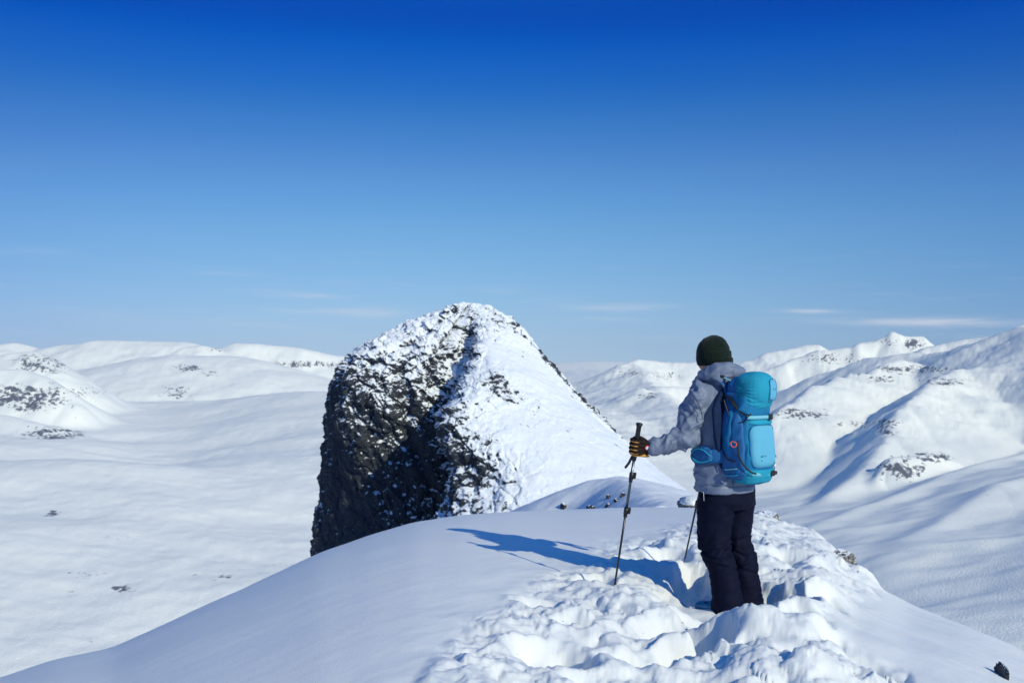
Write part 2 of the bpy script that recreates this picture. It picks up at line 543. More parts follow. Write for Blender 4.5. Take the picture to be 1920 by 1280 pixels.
# ------------------------------------------------------------------ valleys and far mountains
def ridge(x, y, pts, sl, sr=None, w=30.0, power=1.0, end=None):
    """height of a ridge whose crest runs through the given (px, py, depth) places;
    sl / sr are the flank slopes on the left / right of its direction of travel"""
    if sr is None: sr = sl
    pts = [P(*p) for p in pts]
    best = np.full(x.shape, -1e9)
    for a, b in zip(pts[:-1], pts[1:]):
        ex, ey = b[0] - a[0], b[1] - a[1]
        L2 = ex * ex + ey * ey
        t = ((x - a[0]) * ex + (y - a[1]) * ey) / L2
        tc_ = np.clip(t, 0, 1)
        dx = x - (a[0] + ex * tc_); dy = y - (a[1] + ey * tc_)
        d = np.hypot(dx, dy)
        side = (ex * (y - a[1]) - ey * (x - a[0])) / (math.sqrt(L2) * (d + 1e-6))   # +1 left, -1 right
        s = sr + (sl - sr) * (np.clip(side, -1, 1) * .5 + .5)
        ds = np.sqrt(d * d + w * w) - w
        z = a[2] + (b[2] - a[2]) * tc_ - s * ds
        best = np.maximum(best, z)
    return best


def smax(a, b, k):
    h = np.clip(.5 + .5 * (a - b) / k, 0, 1)
    return b + (a - b) * h + k * h * (1 - h)


T_U = np.concatenate([np.linspace(-1.1, -.56, 60)[:-1], np.linspace(-.56, .56, 980), np.linspace(.56, 1.6, 110)[1:]])
T_Y = np.concatenate([60 * np.exp(np.linspace(0, math.log(800 / 60), 45))[:-1], 800 * np.exp(np.linspace(0, math.log(8000 / 800), 520))[:-1],
                      8000 * np.exp(np.linspace(0, math.log(2.6), 36))])


def terrain(x, y):
    px = 960 + F * x / y
    wxx = x + 60 * fbm2(x / 420, y / 420, 3, seed=61); wyy = y + 60 * fbm2(x / 420, y / 420, 3, seed=63)
    zL = np.interp(y, [60, 500, 900, 1150, 1400, 1800, 2300, 2900, 3300, 3800, 5000, 9000, 20000],
                   [-200, -290, -272, -250, -232, -203, -171, -133, -112, -150, -200, -250, -260])
    zR = np.interp(y, [60, 500, 900, 1300, 1800, 2500, 4000, 7000, 9500, 20000], [-200, -290, -275, -285, -300, -300, -250, -150, -40, -150])
    zR = zR + .20 * np.clip(x - 150, 0, 1300) * sstep(400, 800, y) * sstep(2600, 1500, y)
    zL = zL - .09 * np.clip(x + 100, -1400, 0) * sstep(500, 900, y) * sstep(2100, 1500, y)
    kr = sstep(700, 1150, px)
    h = zL * (1 - kr) + zR * kr
    und = fbm2(x / 330 + .3 * y / 330, y / 210, 4, seed=71)
    h = h + fbm2(x / 420, y / 300, 2, seed=71) * 15 * (1 - kr) * sstep(3600, 2400, y) + und * 20 * kr
    h = h + (1 - kr) * 1.6 * fbm2(x / 105, y / 80, 2, seed=73)
    wsc = np.clip(y / 3500, .25, 1.3)
    x0_, y0_ = x, y
    x = x + wsc * (34 * fbm2(x0_ / 260, y0_ / 260, 4, seed=65)); y = y + wsc * (45 * fbm2(x0_ / 240, y0_ / 240, 4, seed=67))
    # left side
    L = [
        ridge(x, y, [(-900, 600, 7500), (-300, 640, 7200), (0, 648, 7000), (22, 643, 7000), (40, 655, 7000), (70, 655, 7000), (130, 646, 7000), (190, 638, 7000), (345, 641, 7000), (375, 650, 7000), (420, 655, 7000), (700, 690, 7000)], .42, .42, 120),
        ridge(x, y, [(415, 664, 6000), (445, 643, 6000), (485, 644, 6000), (560, 652, 6000), (640, 667, 6000), (760, 684, 6000), (900, 700, 6300)], .50, .50, 60),
        ridge(x, y, [(340, 664, 5200), (352, 650, 5200), (380, 647, 5200), (405, 651, 5200), (418, 662, 5200), (450, 680, 5100)], .55, .55, 25),
        ridge(x, y, [(90, 720, 4300), (200, 690, 4400), (300, 670, 4400), (350, 665, 4400), (400, 666, 4400), (440, 674, 4350), (480, 692, 4200), (525, 722, 4050), (570, 752, 3900)], .34, .34, 220),
        ridge(x, y, [(-600, 600, 3300), (-100, 655, 3250), (0, 676, 3200), (35, 668, 3200), (62, 664, 3200), (90, 678, 3150), (112, 696, 3100), (128, 735, 3000)], .55, .55, 25),
        ridge(x, y, [(-400, 680, 2750), (0, 705, 2750), (40, 702, 2750), (75, 712, 2720), (110, 728, 2680), (136, 760, 2620)], .62, .62, 18),
        ridge(x, y, [(-300, 778, 2420), (0, 792, 2420), (50, 797, 2400), (110, 802, 2380), (165, 826, 2330)], .40, .40, 20),
        ridge(x, y, [(310, 772, 3450), (400, 764, 3300), (480, 752, 3250), (550, 745, 3200), (620, 741, 3200), (750, 738, 3200), (860, 745, 3200)], .12, .12, 160),
        # low swells of the valley floor
        ridge(x, y, [(0, 1052, 1250), (130, 1010, 1300), (250, 1000, 1320), (330, 1012, 1300), (420, 1040, 1260)], .13, .13, 60),
        ridge(x, y, [(230, 1100, 1180), (370, 1060, 1200), (470, 1062, 1200), (520, 1085, 1180)], .16, .16, 40),
        ridge(x, y, [(60, 1090, 1130), (170, 1080, 1140), (260, 1110, 1100)], .18, .18, 30),
    ]
    for i, r in enumerate(L):
        h = smax(h, r, 14 if i < 8 else 5)
    # the trough that runs down between the left hills and the broad snow slope
    tr = ridge(x, y, [(-60, 905, 1750), (180, 880, 1900), (330, 852, 2150), (330, 800, 2700), (260, 780, 3300)], 1.0, 1.0, 1.0)
    axis_z = np.interp(y, [1700, 2150, 2700, 3300], [P(0, 905, 1750)[2], P(0, 852, 2150)[2], P(0, 800, 2700)[2], P(0, 780, 3300)[2]])
    dist = np.clip(axis_z - tr, 0, 900)
    h = h + (1 - kr) * (-26 * np.exp(-(dist / 190) ** 2) + 16 * np.exp(-((dist - 420) / 220) ** 2)) * sstep(1500, 1900, y) * sstep(3700, 3100, y)
    # right side
    R = [
        ridge(x, y, [(860, 688, 12500), (960, 684, 12500), (1060, 682, 12500), (1110, 677, 12500), (1165, 678, 12500), (1250, 684, 12500), (1400, 680, 12500), (1600, 676, 12500), (2200, 660, 12500)], .10, .10, 300),
        ridge(x, y, [(1040, 800, 4300), (1090, 744, 4500), (1118, 716, 4500), (1148, 697, 4550), (1185, 684, 4700), (1240, 682, 4800), (1300, 681, 4800), (1370, 676, 4800), (1440, 662, 4800), (1520, 652, 4900)], .52, .52, 40),
        ridge(x, y, [(1090, 830, 3100), (1125, 790, 3150), (1165, 757, 3200), (1205, 734, 3300), (1235, 728, 3400), (1300, 727, 3450), (1400, 733, 3500)], .50, .50, 30),
        ridge(x, y, [(1195, 685, 4700), (1212, 706, 4300), (1226, 732, 3900)], .62, .30, 25),
        ridge(x, y, [(1238, 729, 3400), (1262, 752, 3050), (1300, 792, 2700)], .58, .30, 20),
        ridge(x, y, [(1430, 692, 3900), (1475, 672, 3900), (1530, 657, 3900), (1590, 650, 3900), (1612, 640, 3900), (1645, 634, 3900), (1678, 622, 3900), (1700, 632, 3900), (1722, 634, 3900), (1738, 652, 3900), (1790, 662, 3900)], .80, .80, 10),
        ridge(x, y, [(1420, 775, 3300), (1480, 733, 3350), (1560, 704, 3250), (1640, 680, 3150), (1700, 666, 3050), (1750, 660, 2980), (1800, 650, 2880), (1850, 636, 2760), (1900, 622, 2640), (2000, 598, 2520), (2300, 540, 2200), (3200, 450, 1700)], .42, .56, 40),
        # spurs coming down towards the valley
        ridge(x, y, [(2080, 655, 2300), (1960, 668, 2380), (1900, 680, 2400), (1800, 694, 2380), (1750, 714, 2250), (1700, 754, 2080), (1672, 802, 1950), (1640, 868, 1800), (1560, 925, 1640)], .36, .74, 14),
        ridge(x, y, [(1700, 668, 2850), (1640, 698, 2640), (1570, 716, 2500), (1500, 745, 2350), (1440, 790, 2200)], .40, .72, 14),
        ridge(x, y, [(2250, 740, 2000), (2050, 795, 1900), (1925, 848, 1800), (1840, 868, 1700), (1740, 902, 1600), (1620, 950, 1480), (1540, 985, 1390)], .30, .66, 14),
        ridge(x, y, [(2300, 850, 1500), (2000, 880, 1450), (1880, 905, 1400), (1800, 960, 1300), (1700, 1010, 1200)], .25, .55, 14),
        ridge(x, y, [(1740, 650, 3500), (1800, 640, 3500), (1850, 632, 3500), (1920, 612, 3500), (2100, 570, 3500)], .5, .5, 25),
        # craggy knob on the slope
        ridge(x, y, [(1642, 893, 1700), (1672, 858, 1730), (1740, 850, 1760), (1790, 862, 1780)], .95, .75, 6),
    ]
    for i, r in enumerate(R):
        h = smax(h, r, 12)
    x, y = x0_, y0_
    hr = h - zR
    # gullies running down the right-hand slopes, fine relief everywhere
    gx = (x * .80 - y * .60); gy = (x * .60 + y * .80)
    amp = kr * sstep(10, 130, hr) * sstep(9000, 5500, y)
    ribm = sstep(-.2, .5, fbm2(x / 500, y / 500, 2, seed=87))
    h = h + amp * (36 * fbm2(gy / 330, gx / 520, 3, seed=81) + (3 + 8 * ribm) * fbm2(gy / 62 + .3 * pn2(x / 90, y / 90, 5), gx / 420, 2, seed=83, mode='r') + 5.5 * fbm2(x / 60, y / 60, 4, seed=85, gain=.55))
    ampl = (1 - kr) * sstep(9000, 4000, y)
    h = h + ampl * (7 * fbm2(wxx / 240, wyy / 240, 4, seed=91) + 1.2 * fbm2(x / 25, y / 25, 3, seed=93))
    return h


U, Y = np.meshgrid(T_U, T_Y)
X = U * Y
H = terrain(X, Y)
px = 960 + F * U; py = HZ - F * H / Y
# bare rock: where the ground is steep, and on the known crags
gy_, gx_ = np.gradient(H, axis=0), np.gradient(H, axis=1)
slope = np.hypot(gx_ / np.maximum(np.gradient(X, axis=1), .1), gy_ / np.maximum(np.gradient(Y, axis=0), .1))


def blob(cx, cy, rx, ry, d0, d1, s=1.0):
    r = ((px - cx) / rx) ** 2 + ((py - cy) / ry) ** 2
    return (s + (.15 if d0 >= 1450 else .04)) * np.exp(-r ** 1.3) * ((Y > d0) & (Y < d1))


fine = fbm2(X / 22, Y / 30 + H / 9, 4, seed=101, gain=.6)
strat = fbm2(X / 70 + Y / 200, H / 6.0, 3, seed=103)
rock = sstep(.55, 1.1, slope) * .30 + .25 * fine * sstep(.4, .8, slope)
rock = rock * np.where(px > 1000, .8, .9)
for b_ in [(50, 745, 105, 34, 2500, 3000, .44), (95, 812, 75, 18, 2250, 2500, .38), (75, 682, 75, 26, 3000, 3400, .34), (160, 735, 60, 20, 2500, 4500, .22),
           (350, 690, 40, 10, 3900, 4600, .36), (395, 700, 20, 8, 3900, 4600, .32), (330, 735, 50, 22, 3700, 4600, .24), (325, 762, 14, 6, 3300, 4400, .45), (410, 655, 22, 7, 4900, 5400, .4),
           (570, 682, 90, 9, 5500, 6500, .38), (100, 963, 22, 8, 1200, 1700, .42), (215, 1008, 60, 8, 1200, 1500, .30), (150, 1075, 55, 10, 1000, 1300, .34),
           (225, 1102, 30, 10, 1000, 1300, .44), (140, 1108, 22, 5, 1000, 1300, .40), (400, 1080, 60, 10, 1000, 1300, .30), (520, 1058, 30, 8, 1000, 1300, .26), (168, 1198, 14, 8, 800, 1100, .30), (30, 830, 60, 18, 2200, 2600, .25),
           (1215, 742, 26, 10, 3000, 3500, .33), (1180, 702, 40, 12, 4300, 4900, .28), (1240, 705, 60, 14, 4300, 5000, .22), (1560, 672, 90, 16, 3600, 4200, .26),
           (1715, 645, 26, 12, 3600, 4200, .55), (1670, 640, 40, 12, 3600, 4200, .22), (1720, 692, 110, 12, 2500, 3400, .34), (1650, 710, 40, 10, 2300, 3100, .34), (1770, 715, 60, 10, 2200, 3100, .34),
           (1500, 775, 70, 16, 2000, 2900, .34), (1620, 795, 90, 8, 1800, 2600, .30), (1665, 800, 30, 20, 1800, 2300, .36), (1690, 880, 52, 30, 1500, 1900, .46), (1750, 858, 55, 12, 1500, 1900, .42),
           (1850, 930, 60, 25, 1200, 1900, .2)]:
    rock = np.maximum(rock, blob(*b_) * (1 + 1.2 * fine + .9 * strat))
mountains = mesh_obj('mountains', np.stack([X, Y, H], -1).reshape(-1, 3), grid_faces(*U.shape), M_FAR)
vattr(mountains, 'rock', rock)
tag(mountains, 'snow-covered valleys and mountains stretching to the horizon', kind='structure')

# low snowfield under everything, out past the horizon and behind the camera
s_ = 21000.0
sf = mesh_obj('snowfield', [(-s_, -s_, -330), (s_, -s_, -330), (s_, s_, -330), (-s_, s_, -330)], [(0, 1, 2, 3)], M_FAR)
vattr(sf, 'rock', [0, 0, 0, 0])
tag(sf, 'flat low snowfield below the mountains', kind='structure')

# thin winter air, so the far ranges pale a little
hv = 21200.0
vs = [(x, y, z) for z in (-331.5, 470.0) for (x, y) in ((-hv, -hv), (hv, -hv), (hv, hv), (-hv, hv))]
hz_ = mesh_obj('haze', vs, [(0, 3, 2, 1), (4, 5, 6, 7), (0, 1, 5, 4), (1, 2, 6, 5), (2, 3, 7, 6), (3, 0, 4, 7)], None, smooth=False)
hm = bpy.data.materials.new('haze'); hm.use_nodes = True
for n in list(hm.node_tree.nodes): hm.node_tree.nodes.remove(n)
pv = hm.node_tree.nodes.new('ShaderNodeVolumePrincipled'); ho = hm.node_tree.nodes.new('ShaderNodeOutputMaterial')
pv.inputs['Color'].default_value = (0.82, 0.90, 1.0, 1); pv.inputs['Density'].default_value = 0.000012; pv.inputs['Anisotropy'].default_value = 0.0
hm.node_tree.links.new(pv.outputs[0], ho.inputs['Volume'])
hz_.data.materials.append(hm)
tag(hz_, 'thin clear mountain air paling the far ranges', kind='stuff')

# ------------------------------------------------------------------ the rocky thumb of a peak ahead
PC = P(885, 567, 250.0)            # its summit
AX, AY = PC[0], PC[1]
# outline profiles round the summit: angle in plan (0 = right, -90 = towards us) -> radii at the levels ZL
ZL = np.array([15.8, 14.5, 12, 8, 3, -2, -8, -14, -22, -32, -46, -62])
PROF = {
    -180: [0, 6, 14, 22.5, 31.5, 35, 36.5, 37, 37.3, 37.8, 38.5, 39.5],
    -166: [0, 5.5, 12, 20, 29, 32.5, 34, 34.5, 34, 33, 32, 33],
    -149: [0, 5, 10, 17, 27, 32, 34, 34.5, 31.5, 26, 22, 24],
    -140: [0, 4.5, 9, 15, 23, 27.5, 29.5, 29.5, 26.5, 21, 18, 20],
    -130: [0, 3.5, 8, 13, 19, 22.5, 24.5, 24.5, 22, 18, 15.5, 18],
    -120: [0, 2.5, 5.5, 9, 13, 16.5, 19, 19.5, 18, 15.5, 14, 17],
    -112: [0, 2.3, 5, 7.2, 9.5, 12, 14, 15.5, 16, 15, 15, 18],
    -105: [0, 2.2, 4.6, 7, 9.5, 13, 17, 19, 20, 20, 22, 26],
    -99: [0, 2.4, 5.2, 11, 20, 29, 38, 43, 46, 48, 51, 55],
    -93: [0, 2.6, 6, 12.5, 22, 31, 40.5, 46, 50, 54, 58, 63],
    -82: [0, 2.8, 6.6, 13, 21, 29.5, 38.5, 46, 55, 63, 72, 82],
    -66: [0, 3.0, 7, 13, 20, 27.5, 36, 45, 57, 70, 86, 104],
    -48: [0, 3.2, 7.5, 13, 19, 25, 33, 42, 54, 70, 90, 112],
    -28: [0, 3.6, 8, 13, 18, 23, 29, 36, 46, 61, 82, 106],
    -12: [0, 4.0, 8.5, 13, 17.5, 22, 27.5, 33.5, 42, 55, 75, 100],
    0: [0, 4.3, 9, 13.2, 17.5, 22, 27, 33, 41, 52, 70, 92],
    30: [0, 5, 10, 15, 20, 25, 30, 35, 42, 50, 62, 76],
    90: [0, 6, 13, 20, 27, 32, 36, 40, 45, 51, 60, 72],
    150: [0, 6, 14, 22, 30, 34, 36, 38, 40, 43, 48, 54],
    180: [0, 6, 14, 22.5, 31.5, 35, 36.5, 37, 37.3, 37.8, 38.5, 39.5],
}
angs = np.array(sorted(PROF)); tab = np.array([PROF[a] for a in angs], float)
# arc-length levels, so cliffs and gentle slopes both get enough rows
tt = np.linspace(0, 1, 620) ** 1.0
zl_f = np.interp(tt, np.linspace(0, 1, 12), ZL)
th = np.concatenate([np.linspace(-185, 20, 980), np.linspace(20, 175, 121)[1:-1]])
TH, TT = np.meshgrid(th, tt)
thw = ((TH + 180) % 360) - 180
tab_t = np.stack([np.interp(tt, np.linspace(0, 1, 12), row) for row in tab])       # ang x t
# smooth along t
kk = np.exp(-.5 * (np.arange(-14, 15) / 6.0) ** 2); kk /= kk.sum()
tab_t = np.stack([np.convolve(np.pad(r, 14, mode='reflect', reflect_type='odd'), kk, 'valid') for r in tab_t])
ang_f = np.arange(-180, 181, .5)
tab_a = np.stack([np.interp(ang_f, angs, tab_t[:, j]) for j in range(len(tt))], 1)   # ang_f x t
kk = np.exp(-.5 * (np.arange(-10, 11) / 3.5) ** 2); kk /= kk.sum()
pad = np.concatenate([tab_a[-11:-1], tab_a, tab_a[1:11]])
tab_a = np.apply_along_axis(lambda c: np.convolve(c, kk, 'valid'), 0, pad)
bend = np.interp(-np.broadcast_to(zl_f[:, None], TH.shape), [-16, -8, -3, 4, 11, 16, 21, 27, 32, 50], [17, 17, 15, 8, 1, 3, 7, 5, 1, 0])
thl = thw - bend * np.exp(-((thw + 92) / 34.0) ** 4)
ai = (thl + 180) / .5
a0 = np.clip(np.floor(ai).astype(int), 0, len(ang_f) - 2); fr = ai - a0
ti = np.broadcast_to(np.arange(len(tt))[:, None], TH.shape)
RR = np.maximum(tab_a[a0, ti] * (1 - fr) + tab_a[a0 + 1, ti] * fr, 0)
RR[0, :] = 0
rad = np.radians(TH)
bx = AX + RR * np.cos(rad); by = AY + RR * np.sin(rad); bz = np.broadcast_to(zl_f[:, None], TH.shape).copy()
pos = np.stack([bx, by, bz], -1)


def normals(p):
    du = np.gradient(p, axis=1); dv = np.gradient(p, axis=0)
    n = np.cross(du, dv)
    n /= np.linalg.norm(n, axis=-1, keepdims=True) + 1e-9
    return n


n0 = -normals(pos)
if n0[300, 500, 1] > 0: n0 = -n0
# how rocky each part is: the whole left buttress and the gully, the spur's left wall, a band down the right skyline
leftness = sstep(-92, -100, thw) * sstep(-200, -170, thw - 0) + (thw > 100)
leftness = sstep(-91, -99, thl); leftness = np.where(thw > 100, sstep(100, 150, thw), leftness)
steep = 1 - n0[..., 2]
crest = np.exp(-((thw + 14) / 15.0) ** 2) * sstep(10, 3, bz) * sstep(-26, -14, bz)
topr = sstep(2, 12, bz)
nose = np.exp(-((thl + 90) / 9.0) ** 2) * sstep(3, -3, bz)
band2 = np.exp(-((thw + 72) / 12.0) ** 2) * np.exp(-((bz + 6.5 + (thw + 72) * .25) / 3.0) ** 2)
amp = np.clip(.12 - .45 * sstep(-146, -156, thw) * sstep(2, -6, bz) * (thw < 0) + 1.0 * leftness + .85 * crest + .8 * topr + .55 * nose + .5 * band2, 0, 1)
x_, y_, z_ = pos[..., 0], pos[..., 1], pos[..., 2]
rib = fbm3((x_ + .35 * z_) / 7, y_ / 7, z_ / 22, 3, seed=201, mode='r')
blk = fbm3(x_ / 4.0, y_ / 4.0, z_ / 4.5, 4, seed=211, mode='b', gain=.55)
fin = fbm3(x_ / 1.1, y_ / 1.1, z_ / 1.0, 3, seed=221, mode='b', gain=.6)
ledge = fbm3(x_ / 6 + z_ / 5, y_ / 6, z_ / 3.2, 3, seed=231)
w1, c1, g1 = worley(((x_ + .25 * z_) / 4.6 + .35 * pn3(x_ / 3, y_ / 3, z_ / 3, 7), y_ / 4.6, (z_ + .3 * x_) / 6.5), 11)
w2, c2, g2 = worley(((x_ + .2 * z_) / 1.7 + .3 * pn3(x_, y_, z_, 8), y_ / 1.7, (z_ - .25 * x_) / 2.1), 12)
w3, c3, g3 = worley((x_ / .7, y_ / .7, z_ / .8), 13)
blocks = 1.7 * (c1 - .5) * sstep(0, .10, g1) + .80 * (c2 - .5) * sstep(0, .12, g2) + .26 * (c3 - .5) * sstep(0, .15, g3) - .35 * (g1 < .05) - .16 * (g2 < .06)
taper = sstep(0, .04, TT)
big = fbm3((x_ + .5 * z_) / 15, y_ / 15, z_ / 20, 2, seed=261)
disp = amp * taper * (2.4 * big * leftness * sstep(-176, -150, thw) + 1.5 * rib + 1.0 * blk + .22 * fin + .7 * ledge + blocks) + (1 - amp) * taper * (.7 * fbm3(x_ / 9, y_ / 9, z_ / 9, 3, seed=241) + .22 * fbm3(x_ / 2.2, y_ / 2.2, z_ / 2.2, 3, seed=243))
# the notch beside the summit and two chimneys down the buttress
chim = np.zeros_like(disp)
for (ta, zc, wa, wz, dep, lean) in [(-112, 8, 6, 9, 2.8, .5), (-146, 3, 3.2, 11, 2.0, 1.1), (-128, -14, 3, 16, 1.6, -.4), (-165, -18, 3, 20, 1.5, .2), (-158, 6, 3, 6, 1.6, 1.0)]:
    cm = taper * np.exp(-((thw - ta - lean * (bz - zc)) / wa) ** 2) * np.exp(-((bz - zc) / wz) ** 2)
    disp = disp - 1.25 * dep * cm; chim = np.maximum(chim, cm)
nh = n0.copy(); nh[..., 2] *= .5
pos2 = pos + nh * disp[..., None]
n1 = -normals(pos2)
if n1[300, 500, 1] > 0: n1 = -n1
# snow lies on whatever looks up enough; steep faces stay bare, with snow plastered on in patches
ncoarse = -normals(pos + nh * (amp * taper * (1.2 * rib + 1.0 * blk + .7 * ledge + 1.7 * (c1 - .5) * sstep(0, .25, g1)))[..., None])
if ncoarse[300, 500, 1] > 0: ncoarse = -ncoarse
upc = ncoarse[..., 2]; up = n1[..., 2]
pl = fbm3((x_ + .5 * z_) / 6.0, y_ / 6.5, (z_ - .4 * x_) / 8.0, 4, seed=251, gain=.6)
vein = fbm3((x_ + .3 * z_) / 1.5, y_ / 1.5, z_ / 2.6, 4, seed=253, gain=.65)
low = sstep(-6, -22, bz) * leftness
vein = vein * (1 - .6 * low) + .40 * low * fbm3((x_ + .15 * z_) / 1.4, y_ / 1.4, z_ / 8.5, 4, seed=257, gain=.65)
rock = .46 - .50 * (upc - .35) - .32 * (up - .35) + .46 * pl + .20 * vein + .16 * (c2 - .5) + .10 * (c1 - .5) + .22 * chim + .07 * low - .15 * sstep(-12, 3, bz) * leftness
rk = np.clip(leftness + crest * 1.0 + topr * .55 + nose * .8 + band2 * .95 + .12 * sstep(.1, .5, pl), 0, 1)
rock = rock - (1 - rk) * .5 + .42 * crest * (1 - leftness) + .16 * nose * (1 - leftness) + .20 * band2 + .17 * topr * (1 - leftness) - .50 * np.exp(-((thl + 108 + .3 * (bz + 12)) / 6.0) ** 2) * sstep(-27, -18, bz) * sstep(6, -4, bz)
rock = rock + .22 * sstep(-150, -158, thw) * (thw < 0) * sstep(8, -2, bz) + .22 * (thw > 100)
rock = np.maximum(rock, .85 * sstep(.28, .40, vein) * sstep(-95, -80, thw) * sstep(.02, .18, pl))
rock = np.maximum(rock, .75 * sstep(.05, .25, vein + .4 * pl) * np.clip(crest + .7 * topr * (1 - leftness), 0, 1))
o = mesh_obj('rocky_peak', pos2.reshape(-1, 3), grid_faces(*TH.shape, wrap=True, flip=True), M_PEAK)
vattr(o, 'rock', rock)
tag(o, 'steep thumb-shaped peak of dark rock plastered with snow, cliff on its left', kind='structure')

# ------------------------------------------------------------------ the shaded knoll on the ridge between
ku = np.linspace(-.02, .26, 380); ky = np.concatenate([16 * np.exp(np.linspace(0, math.log(3.2), 280)), 51.2 * np.exp(np.linspace(0, math.log(3.2), 120))[1:]])
U, Y = np.meshgrid(ku, ky); X = U * Y
base = -2.6 - .155 * (Y - 16)
g = ridge(X, Y, [(985, 958, 44), (1052, 932, 43), (1100, 911, 42), (1130, 900, 41), (1165, 897, 40.5), (1205, 905, 40), (1250, 920, 39), (1290, 938, 38), (1340, 960, 37)], .40, .60, 1.4)
g2 = ridge(X, Y, [(1165, 897, 40.5), (1185, 908, 36), (1215, 924, 32), (1240, 936, 29), (1262, 946, 26)], .36, .95, 1.0)
g3 = ridge(X, Y, [(1250, 965, 24), (1290, 957, 25), (1340, 955, 26), (1400, 960, 27)], .3, .4, .6)
g4 = ridge(X, Y, [(1230, 950, 24.5), (1240, 946, 24.7), (1252, 949, 25)], .5, .8, .10)
H = smax(smax(g, g2, .35), base - 2.2, .8)
H = smax(H, g3, .3); H = smax(H, g4, .1)
H = H + .12 * fbm2(X / 2.5, Y / 2.5, 3, seed=301) + .03 * fbm2(X / .6, Y / .6, 3, seed=303)
H = H - 60 * sstep(90, 163, Y) - 3 * sstep(20, 16, Y)
px = 960 + F * U; py = HZ - F * H / Y
o = mesh_obj('snow_knoll', np.stack([X, Y, H], -1).reshape(-1, 3), grid_faces(*U.shape), M_KNOLL)
vattr(o, 'rock', np.zeros(U.size))
tag(o, 'low snow knoll in blue shade on the ridge behind the dome', kind='structure')
knoll_xyz = np.stack([X, Y, H], -1)

# ------------------------------------------------------------------ rocks
def rock_mat(name, lo, hi, scale):
    m, nt, b = new_mat(name)
    t = node(nt, 'ShaderNodeTexCoord')
    n1 = node(nt, 'ShaderNodeTexNoise', {'Vector': t.outputs['Object'], 'Scale': scale, 'Detail': 8.0, 'Roughness': 0.7})
    cr = node(nt, 'ShaderNodeValToRGB', {0: n1.outputs[0]})
    e = cr.color_ramp.elements
    e[0].position = 0.36; e[1].position = 0.64
    e[0].color = (*lo, 1); e[1].color = (*hi, 1)
    e2 = e.new(0.50); e2.color = (*[(a + 2 * b_) / 3 * .8 for a, b_ in zip(lo, hi)], 1)
    # dusting of snow on what faces up
    g = node(nt, 'ShaderNodeNewGeometry')
    sp = node(nt, 'ShaderNodeSeparateXYZ', {0: g.outputs['Normal']})
    k = node(nt, 'ShaderNodeMath', {0: n1.outputs[0], 1: 0.9, 2: sp.outputs['Z']}, operation='MULTIPLY_ADD')
    mr = node(nt, 'ShaderNodeMapRange', {0: k.outputs[0], 1: 1.22, 2: 1.32})
    mx = node(nt, 'ShaderNodeMix', {'Factor': mr.outputs[0], 'A': cr.outputs[0]}, data_type='RGBA')
    mx.inputs['B'].default_value = (.80, .85, .90, 1)
    nt.links.new(mx.outputs['Result'], b.inputs['Base Color'])
    b.inputs['Roughness'].default_value = 0.9
    b.inputs['Specular IOR Level'].default_value = 0.2
    bm = node(nt, 'ShaderNodeBump', {'Height': n1.outputs[0], 'Strength': 0.8, 'Distance': 0.01})
    nt.links.new(bm.outputs[0], b.inputs['Normal'])
    return m


M_ROCK = rock_mat('lichen_rock', (.02, .02, .024), (.34, .33, .31), 22.0)
M_ROCKD = rock_mat('dark_rock', (.008, .009, .012), (.10, .10, .11), 12.0)


def ico_pts(sub):
    bm = bmesh.new()
    bmesh.ops.create_icosphere(bm, subdivisions=sub, radius=1.0)
    v = np.array([p.co[:] for p in bm.verts]); f = np.array([[q.index for q in p.verts] for p in bm.faces])
    bm.free()
    return v, f


_I5, _F5 = ico_pts(5); _I4, _F4 = ico_pts(4)


def boulder(loc, size, seed, mat, name='rock', parent=None, rough=.30, cut=True, sub=5):
    v, f = (_I5, _F5) if sub == 5 else (_I4, _F4)
    r = np.ones(len(v))
    if cut:                           # flat broken faces
        rg = np.random.RandomState(seed)
        for k in range(13):
            n = rg.normal(size=3); n /= np.linalg.norm(n)
            d = v @ n
            lim = rg.uniform(.62, .92)
            r = np.minimum(r, np.where(d > lim * .6, lim / np.maximum(d, .05), 9))
    p = v * r[:, None]
    r2 = 1 + rough * fbm3(p[:, 0] * 2.2, p[:, 1] * 2.2, p[:, 2] * 2.2, 5, seed=seed, mode='r', gain=.55)
    p = p * r2[:, None] * np.array(size)
    return mesh_obj(name, p + np.array(loc), f, mat, parent)


def rock_thing(px, py, d, size, seed, mat, label, group=None, cap=None, **kw):
    c = P(px, py, d)
    root = empty('rock', tuple(c - np.array([0, 0, size[2]])))
    tag(root, label, 'rock', group)
    boulder(c, size, seed, mat, 'stone', root, **kw)
    if cap:
        cx, cz, s = cap
        v, f = _I4, _F4
        p = v.copy()
        p[:, 2] = np.where(p[:, 2] < 0, p[:, 2] * .35, p[:, 2])
        p = p * (1 + .16 * fbm3(p[:, 0] * 1.6, p[:, 1] * 1.6, p[:, 2] * 1.6, 3, seed=seed + 5))[:, None] * np.array(s)
        mesh_obj('snow_cap', p + c + np.array([cx, 0, cz]), f, M_SNOW, root)
    return root


hx = base_hit(1590, 1064)
rock_thing(1574, 1052, hx[1] - .12, (.17, .16, .125), 3, M_ROCK, 'pale grey lichen-speckled rock sticking out under the snow heap right of the trodden snow')
rock_thing(1437, 980, 13.3, (.21, .3, .15), 14, M_ROCK, 'grey rock on the crest just right of the hiker\'s knees, dusted with snow')
hx = base_hit(1878, 1268)
rock_thing(1879, 1268, hx[1], (.022, .10, .075), 23, M_ROCKD, 'small dark rock fin at the bottom right corner of the snow slope')
rock_thing(1293, 947, 23.5, (.30, .4, .20), 31, M_ROCK, 'snow-capped boulder on the far edge of the dome, left of the hiker\'s hip', cap=(.05, .06, (.27, .36, .17)))

